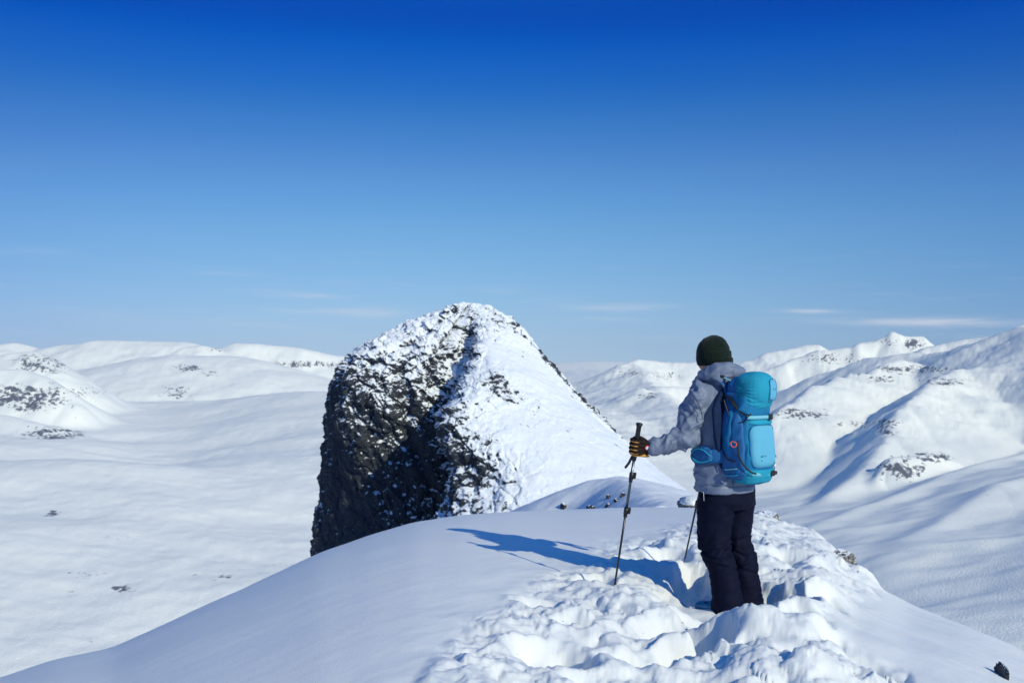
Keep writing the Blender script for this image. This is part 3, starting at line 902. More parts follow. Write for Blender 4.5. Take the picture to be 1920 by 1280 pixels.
# dark stones breaking through the shaded knoll
kp = knoll_xyz.reshape(-1, 3)
kpx = 960 + F * kp[:, 0] / kp[:, 1]; kpy = HZ - F * kp[:, 2] / kp[:, 1]
for i, (a, b, s, lab) in enumerate([
        (1054, 946, .20, 'dark stone at the left foot of the shaded snow knoll'),
        (1102, 948, .13, 'dark stone in the shaded knoll, second from its left foot'),
        (1110, 951, .12, 'low dark stone half hidden behind the dome crest below the knoll'),
        (1138, 929, .12, 'dark stone halfway up the shaded knoll, left of the trekking pole'),
        (1136, 946, .13, 'dark stone low on the shaded knoll, directly below another one'),
        (1152, 936, .12, 'slanting dark stone in the middle of the shaded knoll'),
        (1164, 927, .14, 'topmost dark stone of the shaded knoll, beside the trekking pole shaft')]):
    cand = np.where((np.abs(kpx - a) < 4) & (np.abs(kpy - b) < 4))[0]
    if len(cand) == 0: continue
    q = kp[cand[np.argmin(kp[cand, 1])]]
    root = empty('rock', tuple(q)); tag(root, lab, 'rock', 'dark stones on the knoll')
    boulder(q + np.array([0, 0, s * .0]), (s * .8, s * 1.2, s * 1.0), 50 + i, M_ROCKD, 'stone', root, sub=4)


# ------------------------------------------------------------------ the hiker: helpers for cloth and gear
HC = np.array([1.392, 6.50])
RV = np.array([.766, .643]); FV = np.array([-.643, .766])


def W(r, f, z):
    """hiker's own frame: r to his right, f the way he faces, z up (camera height = 0)"""
    xy = HC + RV * r + FV * f
    return np.array([xy[0], xy[1], z])


def loft(rings, n=40, expo=2.0, cap=True):
    """rings: (centre, side vector * half width, front vector * half depth)"""
    a = np.linspace(0, 2 * math.pi, n, endpoint=False)
    ca, sa = np.cos(a), np.sin(a)
    V = []
    for rg in rings:
        c, s, t = [np.asarray(q, float) for q in rg[:3]]
        e = rg[3] if len(rg) > 3 else expo
        k = (np.abs(ca) ** e + np.abs(sa) ** e) ** (-1 / e)
        V.append(c + s * (ca * k)[:, None] + t * (sa * k)[:, None])
    m = len(V)
    V = np.concatenate(V)
    Fc = [(i * n + j, i * n + (j + 1) % n, (i + 1) * n + (j + 1) % n, (i + 1) * n + j) for i in range(m - 1) for j in range(n)]
    if cap:
        c0 = len(V); V = np.concatenate([V, [np.asarray(rings[0][0], float)], [np.asarray(rings[-1][0], float)]])
        Fc += [(c0, (j + 1) % n, j, c0) for j in range(n)]
        Fc += [(c0 + 1, (m - 1) * n + j, (m - 1) * n + (j + 1) % n, c0 + 1) for j in range(n)]
    return V, Fc


def tube(path, radii, n=20, squash=1.0, up=(0, 0, 1), sub=6, round_ends=True, side0=None):
    """round or flattened tube along a smooth path"""
    path = np.asarray(path, float)
    if np.isscalar(radii): radii = [radii] * len(path)
    radii = np.asarray(radii, float)
    if len(path) > 2 and sub > 1:
        T = np.linspace(0, len(path) - 1, (len(path) - 1) * sub + 1)
        pp = np.concatenate([[2 * path[0] - path[1]], path, [2 * path[-1] - path[-2]]])
        out = []
        for t in T:
            i = min(int(t), len(path) - 2); u = t - i
            p0, p1, p2, p3 = pp[i], pp[i + 1], pp[i + 2], pp[i + 3]
            out.append(.5 * ((2 * p1) + (-p0 + p2) * u + (2 * p0 - 5 * p1 + 4 * p2 - p3) * u * u + (-p0 + 3 * p1 - 3 * p2 + p3) * u ** 3))
        radii = np.interp(T, np.arange(len(path)), radii); path = np.array(out)
    rings = []
    up = np.asarray(up, float)
    N = len(path)
    tan = np.gradient(path, axis=0); tan /= np.linalg.norm(tan, axis=1, keepdims=True)
    side = np.cross(tan[0], up)
    if np.linalg.norm(side) < .2: side = np.cross(tan[0], (0, 1, 0.2))
    if side0 is not None: side = np.asarray(side0, float) - tan[0] * (np.asarray(side0, float) @ tan[0])
    side /= np.linalg.norm(side)
    if round_ends:
        for k in (math.pi * .15, math.pi * .3):
            rings.append((path[0] - tan[0] * radii[0] * math.cos(k), side, k, 0))
    idx = []
    for i in range(N):
        s = side - tan[i] * (side @ tan[i]); s /= np.linalg.norm(s); side = s
        idx.append((path[i], s.copy(), radii[i], tan[i]))
    out = []
    if round_ends:
        for k in (.12, .5, .85):
            out.append((idx[0][0] - tan[0] * radii[0] * math.cos(k * math.pi / 2), idx[0][1] * radii[0] * math.sin(k * math.pi / 2), np.cross(tan[0], idx[0][1]) * radii[0] * squash * math.sin(k * math.pi / 2)))
    for (p, s, r, t) in idx:
        out.append((p, s * r, np.cross(t, s) * r * squash))
    if round_ends:
        for k in (.85, .5, .12):
            out.append((idx[-1][0] + tan[-1] * radii[-1] * math.cos(k * math.pi / 2), idx[-1][1] * radii[-1] * math.sin(k * math.pi / 2), np.cross(tan[-1], idx[-1][1]) * radii[-1] * squash * math.sin(k * math.pi / 2)))
    return loft(out, n)


def ellipsoid(c, ax, n=28, m=16, expo=2.0):
    ax = [np.asarray(a, float) for a in ax]
    rings = []
    for i in range(m + 1):
        t = -math.pi / 2 + math.pi * (i + .02) / (m + .04)
        k = (abs(math.cos(t)) ** expo + abs(math.sin(t)) ** expo) ** (-1 / expo)
        rings.append((np.asarray(c) + ax[2] * math.sin(t) * k, ax[0] * math.cos(t) * k, ax[1] * math.cos(t) * k))
    return loft(rings, n, expo)


R3 = np.array([RV[0], RV[1], 0]); F3 = np.array([FV[0], FV[1], 0]); U3 = np.array([0, 0, 1.0])


def set_parent(o, parent):
    o.parent = parent
    if parent.type == 'EMPTY': o.matrix_parent_inverse = Matrix.Translation(-Vector(parent.location))     # mesh parts already sit at the world origin


def raw_mesh(pieces):
    me = bpy.data.meshes.new('tmp')
    V, Fs, o = [], [], 0
    for v, f in pieces:
        V.append(v)
        Fs += [tuple(dict.fromkeys(int(i) + o for i in q)) for q in f]
        o += len(v)
    me.from_pydata(np.concatenate(V).tolist(), [], [q for q in Fs if len(q) > 2])
    me.update()
    bm = bmesh.new(); bm.from_mesh(me)
    bmesh.ops.recalc_face_normals(bm, faces=bm.faces)
    bm.to_mesh(me); bm.free()
    return me


def fused(name, pieces, mat, parent=None, voxel=.007, smooth=4, disp=None, cut=None):
    """union the pieces into one continuous skin, relax it, then push the cloth folds in"""
    me = raw_mesh(pieces)
    t = bpy.data.objects.new('tmp', me); COL.objects.link(t)
    md = t.modifiers.new('r', 'REMESH'); md.mode = 'VOXEL'; md.voxel_size = voxel
    if smooth:
        ms = t.modifiers.new('s', 'SMOOTH'); ms.factor = .5; ms.iterations = smooth
    ev = t.evaluated_get(bpy.context.evaluated_depsgraph_get())
    m2 = bpy.data.meshes.new_from_object(ev)
    n = len(m2.vertices)
    co = np.empty(n * 3, np.float32); m2.vertices.foreach_get('co', co); co = co.reshape(-1, 3).astype(float)
    no = np.empty(n * 3, np.float32); m2.vertex_normals.foreach_get('vector', no); no = no.reshape(-1, 3)
    if disp is not None:
        co = co + no * disp(co, no)[:, None]
        m2.vertices.foreach_set('co', co.astype(np.float32).ravel())
    m2.update()
    if cut is not None:
        bm = bmesh.new(); bm.from_mesh(m2)
        bmesh.ops.bisect_plane(bm, geom=bm.verts[:] + bm.edges[:] + bm.faces[:], plane_co=cut[0], plane_no=cut[1], clear_outer=True)
        bm.to_mesh(m2); bm.free()
    m2.polygons.foreach_set('use_smooth', np.ones(len(m2.polygons), dtype=bool))
    bpy.data.objects.remove(t)
    m2.name = name
    if mat: m2.materials.clear(); m2.materials.append(mat)
    o = bpy.data.objects.new(name, m2); COL.objects.link(o)
    if parent:
        set_parent(o, parent)
    return o


def plain(name, pieces, mat, parent=None, smooth=True):
    me = raw_mesh(pieces if isinstance(pieces, list) else [pieces])
    me.name = name
    if smooth: me.polygons.foreach_set('use_smooth', np.ones(len(me.polygons), dtype=bool))
    if mat: me.materials.append(mat)
    o = bpy.data.objects.new(name, me); COL.objects.link(o)
    if parent:
        set_parent(o, parent)
    return o


def box(c, a, b, d, bev=.15):
    """rounded box with half-extent vectors a, b, d"""
    c = np.asarray(c, float)
    e = 6.0
    rings = []
    for t, k in ((-1, 1 - bev), (-1 + bev, 1), (1 - bev, 1), (1, 1 - bev)):
        rings.append((c + np.asarray(d) * t, np.asarray(a) * k, np.asarray(b) * k, e))
    return loft(rings, 24)


M_JACKET = simple('grey_shell_fabric', (.155, .195, .285), rough=.55, spec=.35, var=.05, scale=9, bump=.25, bscale=260)
M_JACKD = simple('slate_seam_tape', (.03, .045, .08), rough=.6, var=.1)
M_TROUS = simple('black_navy_fabric', (.0032, .0046, .019), rough=.75, spec=.12, var=.18, scale=12, bump=.3, bscale=300)
M_BEANIE = simple('dark_green_wool', (.006, .014, .010), rough=.95, spec=.1, var=.35, scale=60, bump=.9, bscale=170, sheen=.15)
M_SKIN = simple('skin', (.55, .30, .22), rough=.5, var=.06)
M_CYAN = simple('cyan_ripstop', (.018, .29, .44), rough=.75, spec=.15, var=.08, scale=14, bump=.25, bscale=280)
M_PANEL = simple('pale_blue_panel_fabric', (.11, .40, .58), rough=.8, spec=.12, var=.05, scale=10, bump=.35, bscale=420)
M_SACK = simple('cyan_shade_and_piping', (.012, .17, .36), rough=.75, spec=.15, var=.08, scale=14, bump=.25, bscale=280)  # cyan darkened to paint the sack's shaded left side; also the dark piping
M_NAVY = simple('navy_back_shade', (.006, .018, .06), rough=.8, spec=.15, var=.2, scale=30)  # dark navy stands in for the shade between sleeve and pack
M_BLUE = simple('blue_trim_and_side_shade', (.012, .11, .30), rough=.6, spec=.3, var=.15, scale=25, bump=.3)  # own blue of collar and harness; on the side panel, painted shade
M_WEB = simple('light_blue_webbing', (.16, .48, .60), rough=.6, var=.08, scale=90)
M_BLACK = simple('black_plastic', (.010, .010, .012), rough=.4, spec=.5, var=.1)
M_STRAP = simple('black_webbing', (.012, .013, .02), rough=.75, var=.15, scale=80)
M_ALU = simple('anodised_shaft', (.13, .15, .18), rough=.28, spec=.6, var=.08, metal=.85)
M_SHAFT = simple('black_shaft', (.02, .022, .026), rough=.3, spec=.6, var=.1, metal=.3)
M_GLOVE = simple('dark_brown_softshell', (.018, .010, .009), rough=.8, spec=.2, var=.25, scale=60, bump=.4)
M_TAN = simple('tan_leather', (.62, .30, .06), rough=.6, spec=.3, var=.15, scale=70, bump=.4)
M_RED = simple('red_patch', (.50, .03, .03), rough=.6, var=.05)
M_WHITE = simple('white_patch', (.72, .74, .76), rough=.6, var=.05)
M_ORANGE = simple('orange_cord', (.80, .13, .06), rough=.5, var=.05)
M_BOOT = simple('blue_boot_shell', (.01, .17, .32), rough=.35, spec=.5, var=.2, scale=20)
M_INK = simple('dark_teal_print', (.01, .10, .17), rough=.7, var=.05)

# ------------------------------------------------------------------ the hiker
FOOT_Z = -1.66
person = empty('person', tuple(W(0, -.08, FOOT_Z)))
tag(person, 'hiker seen from behind in dark green beanie, grey jacket and black trousers, holding two poles', 'person')

SH_L = W(-.185, .07, -.200); EL_L = np.array([1.136, 6.41, -.445]); WR_L = np.array([.915, 6.385, -.523])
GRIP_R = np.array([1.415, 7.02, -.46])
SH_R = W(.185, .07, -.200); EL_R = W(.245, .20, -.44); WR_R = GRIP_R + np.array([.05, -.07, .03])
HEAD = W(.025, .125, .075)
AZH = math.radians(62)          # the head is turned further left than the shoulders
HF = np.array([-math.sin(AZH), math.cos(AZH), -.05]); HR = np.array([math.cos(AZH), math.sin(AZH), 0])


def torso(s=1.0):
    return loft([(W(0, -.005, -.815), R3 * .214 * s, F3 * .163 * s), (W(0, -.005, -.74), R3 * .214 * s, F3 * .165 * s), (W(0, .005, -.60), R3 * .200 * s, F3 * .152 * s),
                 (W(0, .02, -.45), R3 * .182 * s, F3 * .145 * s), (W(0, .045, -.30), R3 * .192 * s, F3 * .145 * s), (W(0, .065, -.20), R3 * .200 * s, F3 * .130 * s),
                 (W(0, .085, -.13), R3 * .135 * s, F3 * .105 * s), (W(0, .10, -.07), R3 * .085 * s, F3 * .090 * s)], 48, 2.3)


LEG_L = [W(-.098, -.01, -.84), W(-.103, .0, -.98), W(-.108, .004, -1.10), W(-.112, -.012, -1.19), W(-.115, -.068, -1.30), W(-.12, -.105, -1.46), W(-.122, -.125, -1.60)]
LEG_R = [W(.105, -.02, -.84), W(.102, -.005, -.98), W(.100, -.004, -1.10), W(.104, -.022, -1.19), W(.108, -.065, -1.30), W(.11, -.085, -1.46), W(.11, -.10, -1.60)]
LEG_RAD = [.120, .115, .106, .101, .088, .094, .110]
pelvis = loft([(W(0, -.01, -.93), R3 * .16, F3 * .125), (W(0, -.015, -.88), R3 * .198, F3 * .150), (W(0, -.012, -.80), R3 * .205, F3 * .155), (W(0, 0, -.68), R3 * .18, F3 * .135)], 40, 2.3)

# body: one continuous skin from the head to the feet, under the clothes
head_p = [ellipsoid(HEAD, (HR * .076, HF * .094, U3 * .112)), ellipsoid(HEAD + HF * .035 - U3 * .055, (HR * .055, HF * .062, U3 * .062)),
          ellipsoid(HEAD + HF * .098 - U3 * .022, (HR * .013, HF * .020, U3 * .022)),
          ellipsoid(HEAD + HF * .088 - U3 * .062, (HR * .022, HF * .010, U3 * .008)),
          ellipsoid(HEAD + HR * .076 - U3 * .012, (HR * .008, HF * .018, U3 * .030)), ellipsoid(HEAD - HR * .076 - U3 * .012, (HR * .008, HF * .018, U3 * .030)),
          tube([HEAD - U3 * .06, W(.01, .09, -.10), W(0, .06, -.20)], [.055, .056, .07])]
body = fused('body', head_p + [torso(.86), pelvis if False else loft([(W(0, -.01, -.93), R3 * .13, F3 * .10), (W(0, -.01, -.72), R3 * .16, F3 * .12)], 32),
                               tube(LEG_L, [.085, .082, .070, .062, .060, .052, .046]), tube(LEG_R, [.085, .082, .070, .062, .060, .052, .046]),
                               tube([SH_L, EL_L, WR_L], [.046, .034, .026]), tube([SH_R, EL_R, WR_R], [.055, .042, .030])], M_SKIN, person, voxel=.010, smooth=4)


# trousers
def trouser_folds(co, no):
    z = co[:, 2]
    w = .4 + .9 * np.exp(-((z + 1.19) / .10) ** 2) + .55 * sstep(-1.38, -1.58, z) + .35 * np.exp(-((z + .93) / .06) ** 2)
    x, y = co[:, 0] * 1.0, co[:, 1] * 1.0
    wx = .05 * pn3(x * 6, y * 6, z * 6, 3)
    d = fbm3((x + wx) * 7 + z * 4, y * 7, (z + wx) * 13 - x * 9, 2, seed=401, mode='r') * .014
    d = d + fbm3(x * 12 - z * 10, y * 12, z * 22, 1, seed=405, mode='r') * .005
    knee = -.012 * np.exp(-((z + 1.215 + .02 * np.sin(x * 30)) / .010) ** 2) - .010 * np.exp(-((z + 1.155 - .25 * (x - 1.38)) / .010) ** 2) - .008 * np.exp(-((z + 1.285 + .3 * (x - 1.38)) / .011) ** 2)
    return d * w + knee


trousers = fused('trousers', [tube(LEG_L, LEG_RAD, 36, round_ends=False), tube(LEG_R, LEG_RAD, 36, round_ends=False), pelvis], M_TROUS, person, voxel=.007, smooth=3, disp=trouser_folds)
# zip and knee seams, reflective tabs
plain('pocket_zip', tube([P(1319, 922, 6.335), P(1320, 938, 6.33)], .0014, 8), M_WHITE, trousers)
plain('leg_tab', ellipsoid(P(1369, 1103, 6.325), (np.array([.006, 0, 0]), np.array([0, .004, 0]), U3 * .008), 12, 8), M_WHITE, trousers)
plain('leg_tab', ellipsoid(P(1406, 1102, 6.455), (np.array([.005, 0, 0]), np.array([0, .004, 0]), U3 * .006), 12, 8), M_WHITE, trousers)


# jacket
def jacket_folds(co, no):
    x, y, z = co[:, 0], co[:, 1], co[:, 2]
    arm = sstep(1.26, 1.18, x)                       # left sleeve
    wx = .04 * pn3(x * 7, y * 7, z * 7, 3)
    p = x * .75 + z * .66; q = -x * .66 + z * .75          # folds slant down towards the wrist
    a = fbm3((p + wx) * 5.5, y * 5, (q + wx) * 15, 2, seed=421, mode='r', gain=.45) * .040
    a = a + (fbm3((q + wx) * 6, y * 7, (p + wx) * 20, 1, seed=425, mode='r')) * .010
    b = fbm3(p * 4 + wx * 2, y * 4, q * 9, 2, seed=431, mode='r', gain=.4) * .018
    hem = -.010 * np.exp(-((z + .765) / .007) ** 2)
    waist = -.012 * np.exp(-((z + .60) / .05) ** 2)
    return a * arm + (b + waist) * (1 - arm) + hem * (1 - arm)


sleeve_l = tube([W(-.12, .06, -.19), SH_L, (SH_L + EL_L) / 2 + np.array([-.006, 0, .012]), EL_L, (EL_L + WR_L) / 2 + np.array([0, 0, -.012]), WR_L + np.array([.012, 0, .004])],
                [.075, .088, .080, .072, .064, .048], 32)
sleeve_r = tube([W(.12, .06, -.19), SH_R, (SH_R + EL_R) / 2, EL_R, (EL_R + WR_R) / 2, WR_R], [.075, .088, .080, .070, .060, .048], 28)
jacket = fused('jacket', [torso(1.0), sleeve_l, sleeve_r], M_JACKET, person, voxel=.0062, smooth=4, disp=jacket_folds)


def hood_folds(co, no):
    x, y, z = co[:, 0], co[:, 1], co[:, 2]
    wx = .03 * pn3(x * 9, y * 9, z * 9, 3)
    return fbm3(x * 6 + z * 5 + wx, y * 6, z * 15 + wx - x * 5, 2, seed=441, mode='r', gain=.4) * .019


a_ = np.linspace(0, 2 * math.pi, 15)
ring = [W(.012 + .095 * math.sin(t), .085 + .105 * math.cos(t) * (1 if math.cos(t) > 0 else 1.15), -.075 - .030 * math.cos(t) + .010 * math.sin(t * 2)) for t in a_]
hood = fused('hood', [tube(ring, [.050 + .012 * (math.cos(t) < -.2) for t in a_], 20, sub=4),
                      ellipsoid(W(.01, -.045, -.055), (R3 * .12, F3 * .055, U3 * .060)), ellipsoid(W(-.06, .0, -.075), (R3 * .07, F3 * .07, U3 * .055)),
                      ellipsoid(W(.02, -.075, -.045), (R3 * .085, F3 * .040, U3 * .035))], M_JACKET, jacket, voxel=.006, smooth=4, disp=hood_folds)
plain('hem_seam', tube([P(1375, 891, 6.27), P(1374, 900, 6.275), P(1376, 912, 6.28)], .0035, 8), M_JACKD, jacket)
plain('sleeve_seam', tube([P(1300, 742, 6.33), P(1312, 762, 6.31), P(1318, 786, 6.305)], .0028, 8), M_JACKD, jacket)
plain('cuff', tube([WR_L + np.array([.018, 0, .004]), WR_L + np.array([-.006, 0, -.003])], [.050, .047], 24, round_ends=False), M_JACKET, jacket)


# beanie
def knit(co, no):
    q = co - HEAD
    a = np.arctan2(q @ HF, q @ HR)
    return .0012 * np.sin(a * 70) + .004 * fbm3(co[:, 0] * 14, co[:, 1] * 14, co[:, 2] * 14, 2, seed=451)


bt = HEAD + U3 * .018 - HF * .004
brings = []
for t in np.linspace(0, 1, 13):
    z = -.082 + t * .190
    if z < -.02: r = .101
    else: r = .101 * math.sqrt(max(0.0, 1 - ((z + .02) / .130) ** 2.1))
    brings.append((bt + U3 * z - HF * (.020 if z < -.04 else 0), HR * (r + .001), HF * (r * 1.10 + .001)))
beanie = fused('beanie', [loft(brings, 36)], M_BEANIE, person, voxel=.006, smooth=5, disp=knit)
cuff_r = [(bt + U3 * z - HF * .006, HR * r, HF * r * 1.09) for (z, r) in ((-.094, .092), (-.082, .101), (-.055, .1055), (-.020, .1058), (-.004, .1040), (.002, .099))]
bc = fused('cuff', [loft(cuff_r, 40)], M_BEANIE, beanie, voxel=.005, smooth=2, disp=knit)

# boots, mostly buried in the snow
for (A, sg, lab) in ((LEG_L[-1], -1, None), (LEG_R[-1], 1, None)):
    sole = A + U3 * .022 + F3 * .03
    bt_ = fused('boot', [tube([A + U3 * .02, A + U3 * -.05], [.058, .062], 24), tube([sole - F3 * .05 + U3 * .03, sole + F3 * .06 + U3 * .025, sole + F3 * .19 + U3 * .01], [.056, .054, .048], 24, squash=.8, round_ends=True),
                         box(sole - U3 * .035 + F3 * .05, F3 * .16, R3 * .048, U3 * .014)], M_BOOT, person, voxel=.007, smooth=3)
    for k in range(3):
        q = sole + F3 * (.03 + .05 * k) + U3 * (.085 - .018 * k)
        o = plain('buckle', box(q, R3 * .04, F3 * .008, U3 * .006), M_BLACK, bt_)


# gloves
def glove(center, L, U, T, name='glove', detail=True):
    """L: the way the fingers point, U: up the grip, T: out of the back of the hand; centre is the middle of the grip"""
    L = np.asarray(L, float); U = np.asarray(U, float); T = np.asarray(T, float)

    def G(l, t, u): return center + L * l + T * t + U * u
    pc = [box(G(-.058, .012, .002), L * .046, U * .044, T * .019, .4), ellipsoid(G(-.085, .010, 0), (L * .04, T * .028, U * .036))]
    us = [.041, .0145, -.012, -.037]; ln = [.96, 1.0, .97, .86]
    for k in range(4):
        s = ln[k]
        pc.append(tube([G(-.050, .018, us[k] * .9), G(-.022, .031, us[k]), G(.016 * s, .033 * s, us[k]), G(.034 * s, .012, us[k]), G(.030 * s, -.014, us[k]), G(.006 * s, -.026, us[k])],
                       [.0135, .0138, .0130, .0125, .0118, .0108], 14, sub=4))
    pc.append(tube([G(-.078, -.002, .020), G(-.050, -.016, .040), G(-.018, -.026, .052), G(.010, -.025, .050)], [.019, .017, .0145, .0125], 14, sub=4))
    pc.append(tube([G(-.090, .008, -.002), G(-.128, .006, -.004)], [.036, .037], 20))
    g = fused(name, pc, M_GLOVE, person, voxel=.0034, smooth=2)
    if detail:
        for k in range(4):
            s = ln[k]
            plain('finger_stripe', tube([G(-.012, .0425, us[k] - .002), G(.012 * s, .0440 * s, us[k] - .002), G(.034 * s, .0300, us[k] - .002), G(.043 * s, .012, us[k] - .002)], [.003, .0045, .0045, .003], 10, sub=4), M_TAN, g)
        plain('palm_leather', tube([G(.028, .012, -.046), G(.000, .024, -.050), G(-.030, .022, -.046), G(-.062, .018, -.050), G(-.088, .014, -.052)], [.008, .012, .014, .012, .006], 14, sub=4), M_TAN, g)
        c = G(-.066, .0370, .008)
        rg = plain('badge', ellipsoid(c, (L * .0175, U * .0175, T * .004), 20, 8), M_RED, g)
        plain('badge_centre', ellipsoid(c + T * .0022, (L * .0115, U * .0115, T * .0022), 16, 8), M_WHITE, rg) if False else plain('badge_centre', ellipsoid(c + T * .0022, (L * .0115, U * .0115, T * .0022), 16, 8), M_WHITE, g)
        plain('wrist_strap', box(G(-.120, .006, -.030), L * .008, T * .022, U * .008), M_WHITE, g)
    return g


# ------------------------------------------------------------------ trekking poles
def pole(top, bottom, label, lever=1.0, basket=True):
    top = np.asarray(top, float); bottom = np.asarray(bottom, float)
    ax = top - bottom; Ln = np.linalg.norm(ax); ax /= Ln
    sd = np.cross(ax, (0, 1, 0)); sd /= np.linalg.norm(sd); fr = np.cross(sd, ax)
    root = empty('trekking_pole', tuple(bottom)); tag(root, label, 'trekking pole', 'pair of trekking poles')

    def A(s, a=0, b=0): return top - ax * s + sd * a + fr * b
    cyl = lambda s0, s1, r0, r1=None, n=18: loft([(A(s0), sd * r0, fr * r0), (A(s1), sd * (r1 or r0), fr * (r1 or r0))], n)
    grip = plain('grip', loft([(A(-.001), sd * .014, fr * .014), (A(.002), sd * .0215, fr * .0215), (A(.012), sd * .0215, fr * .0215), (A(.022), sd * .0160, fr * .0160), (A(.06), sd * .0155, fr * .0155),
                               (A(.10), sd * .0165, fr * .0165), (A(.17), sd * .0150, fr * .0150), (A(.235), sd * .0160, fr * .0160), (A(.25), sd * .0145, fr * .0145), (A(.252), sd * .010, fr * .010)], 20), M_BLACK, root)
    plain('shaft', [cyl(.245, .60, .0090)], M_ALU, root)
    plain('shaft', [cyl(.585, Ln - .02, .0075, .0065)], M_SHAFT, root)
    plain('tip', [cyl(Ln - .03, Ln + .04, .006, .002)], M_ALU, root)
    for s in (.355, .595):
        cl = plain('clamp', [cyl(s - .022, s + .022, .0150), cyl(s + .022, s + .040, .0125), box(A(s - .004, -.021 * lever, 0), ax * .020, sd * .008, fr * .008)], M_BLACK, root)
        plain('lever', box(A(s - .012, -.024 * lever, .004), ax * .012, sd * .006, fr * .010), M_BLACK, cl)
    bk = Ln - .09
    if basket: plain('basket', [loft([(A(bk), sd * .012, fr * .012), (A(bk + .004), sd * .045, fr * .045), (A(bk + .008), sd * .045, fr * .045), (A(bk + .014), sd * .012, fr * .012)], 24)], M_BLACK, root)
    return root, A, ax, sd, fr


bh = base_hit(1150, 1112)
p_top = P(1199, 793, 6.36); p_bot = P(1150, 1113, 6.60)
p_bot = p_bot + (p_bot - p_top) / np.linalg.norm(p_bot - p_top) * .10
pr, A_, pax, psd, pfr = pole(p_top, p_bot, 'black trekking pole planted left of the hiker, gripped in the gloved left hand')
hand_c = A_(.155)
Lh = np.array([-1.0, -.06, .10]); Lh -= pax * (Lh @ pax); Lh /= np.linalg.norm(Lh)
Th = np.cross(Lh, pax); Th /= np.linalg.norm(Th)
if Th[1] > 0: Th = -Th
glove(hand_c, Lh, pax, Th)
plain('strap', tube([A_(.215, .012, -.01), A_(.238, .020, -.008), A_(.270, .030, -.006), A_(.300, .046, -.006)], .0085, 12, squash=.25, up=(0, 1, 0)), M_STRAP, pr)

q_bot = P(1287, 1033, 7.78); q_mid = P(1311, 925, 7.40)
q_ax = (q_mid - q_bot) / np.linalg.norm(q_mid - q_bot)
q_top = q_bot + q_ax * 1.12
pr2, A2, ax2, sd2, fr2 = pole(q_top, q_bot - q_ax * .10, 'black trekking pole beyond the hiker\'s legs, only its lower half showing left of his knee', basket=False)
hc2 = A2(.12)
L2 = np.array([-.3, .95, 0]); L2 -= ax2 * (L2 @ ax2); L2 /= np.linalg.norm(L2)
T2 = -np.cross(L2, ax2); T2 /= np.linalg.norm(T2)
glove(hc2, L2, ax2, T2, detail=False)

# ------------------------------------------------------------------ the backpack
pack = empty('backpack', tuple(W(0, -.20, -.74)))
tag(pack, 'bright cyan hiking backpack with paler front panel, worn on the hiker\'s back', 'backpack')


def pack_folds(co, no):
    x, y, z = co[:, 0], co[:, 1], co[:, 2]
    side = sstep(.15, .75, -(no @ R3))
    d = fbm3(x * 5 + z * 4, y * 5, z * 4 - x * 9, 2, seed=461, mode='r', gain=.45) * .016
    return d * (.35 + side)


pk = loft([(W(0, -.205, -.745), R3 * .075, F3 * .045, 2.4), (W(0, -.205, -.725), R3 * .118, F3 * .085, 2.8), (W(0, -.205, -.68), R3 * .138, F3 * .103, 3), (W(0, -.205, -.60), R3 * .145, F3 * .107, 3.2),
           (W(0, -.20, -.45), R3 * .145, F3 * .100, 3.2), (W(0, -.19, -.32), R3 * .138, F3 * .095, 3), (W(0, -.195, -.25), R3 * .136, F3 * .098, 2.9), (W(0, -.20, -.20), R3 * .124, F3 * .095, 2.6)], 56)
sack = fused('main_sack', [pk, ellipsoid(W(-.135, -.17, -.60), (R3 * .030, F3 * .070, U3 * .10)), tube([W(-.13, -.155, -.30), W(-.145, -.16, -.45), W(-.145, -.165, -.56)], [.025, .035, .032], 20)],
             M_SACK, pack, voxel=.0062, smooth=4, disp=pack_folds)
plain('back_panel_shade', loft([(W(0, -.095, -.70), R3 * .150, F3 * .018, 3), (W(0, -.095, -.62), R3 * .180, F3 * .026, 3), (W(-.012, -.085, -.45), R3 * .205, F3 * .030, 3), (W(-.012, -.070, -.28), R3 * .205, F3 * .028, 3),
                         (W(0, -.060, -.19), R3 * .150, F3 * .020, 3), (W(0, -.055, -.15), R3 * .10, F3 * .012, 3)], 40), M_NAVY, pack)  # back panel, made dark and extra wide to put shade beside the sleeve
fused('extension_collar', [loft([(W(-.005, -.145, -.36), R3 * .132, F3 * .072, 2.6), (W(-.005, -.14, -.27), R3 * .134, F3 * .078, 2.6), (W(0, -.14, -.18), R3 * .128, F3 * .078, 2.6), (W(0, -.14, -.11), R3 * .105, F3 * .062, 2.4), (W(0, -.145, -.075), R3 * .07, F3 * .04, 2.2)], 40)],
      M_BLUE, pack, voxel=.006, smooth=3, disp=lambda co, no: fbm3(co[:, 0] * 7 + co[:, 2] * 9, co[:, 1] * 7, co[:, 2] * 12, 2, seed=491, mode='r', gain=.4) * .013)
shell_bottom = fused('base_cover', [loft([(W(0, -.207, -.752), R3 * .075, F3 * .045, 2.4), (W(0, -.207, -.735), R3 * .125, F3 * .090, 2.8), (W(0, -.207, -.695), R3 * .145, F3 * .109, 3), (W(0, -.207, -.655), R3 * .148, F3 * .111, 3.2)], 48)],
                     M_CYAN, pack, voxel=.006, smooth=2, disp=lambda co, no: fbm3(co[:, 0] * 9, co[:, 1] * 9, co[:, 2] * 14, 2, seed=493, mode='r', gain=.4) * .006)
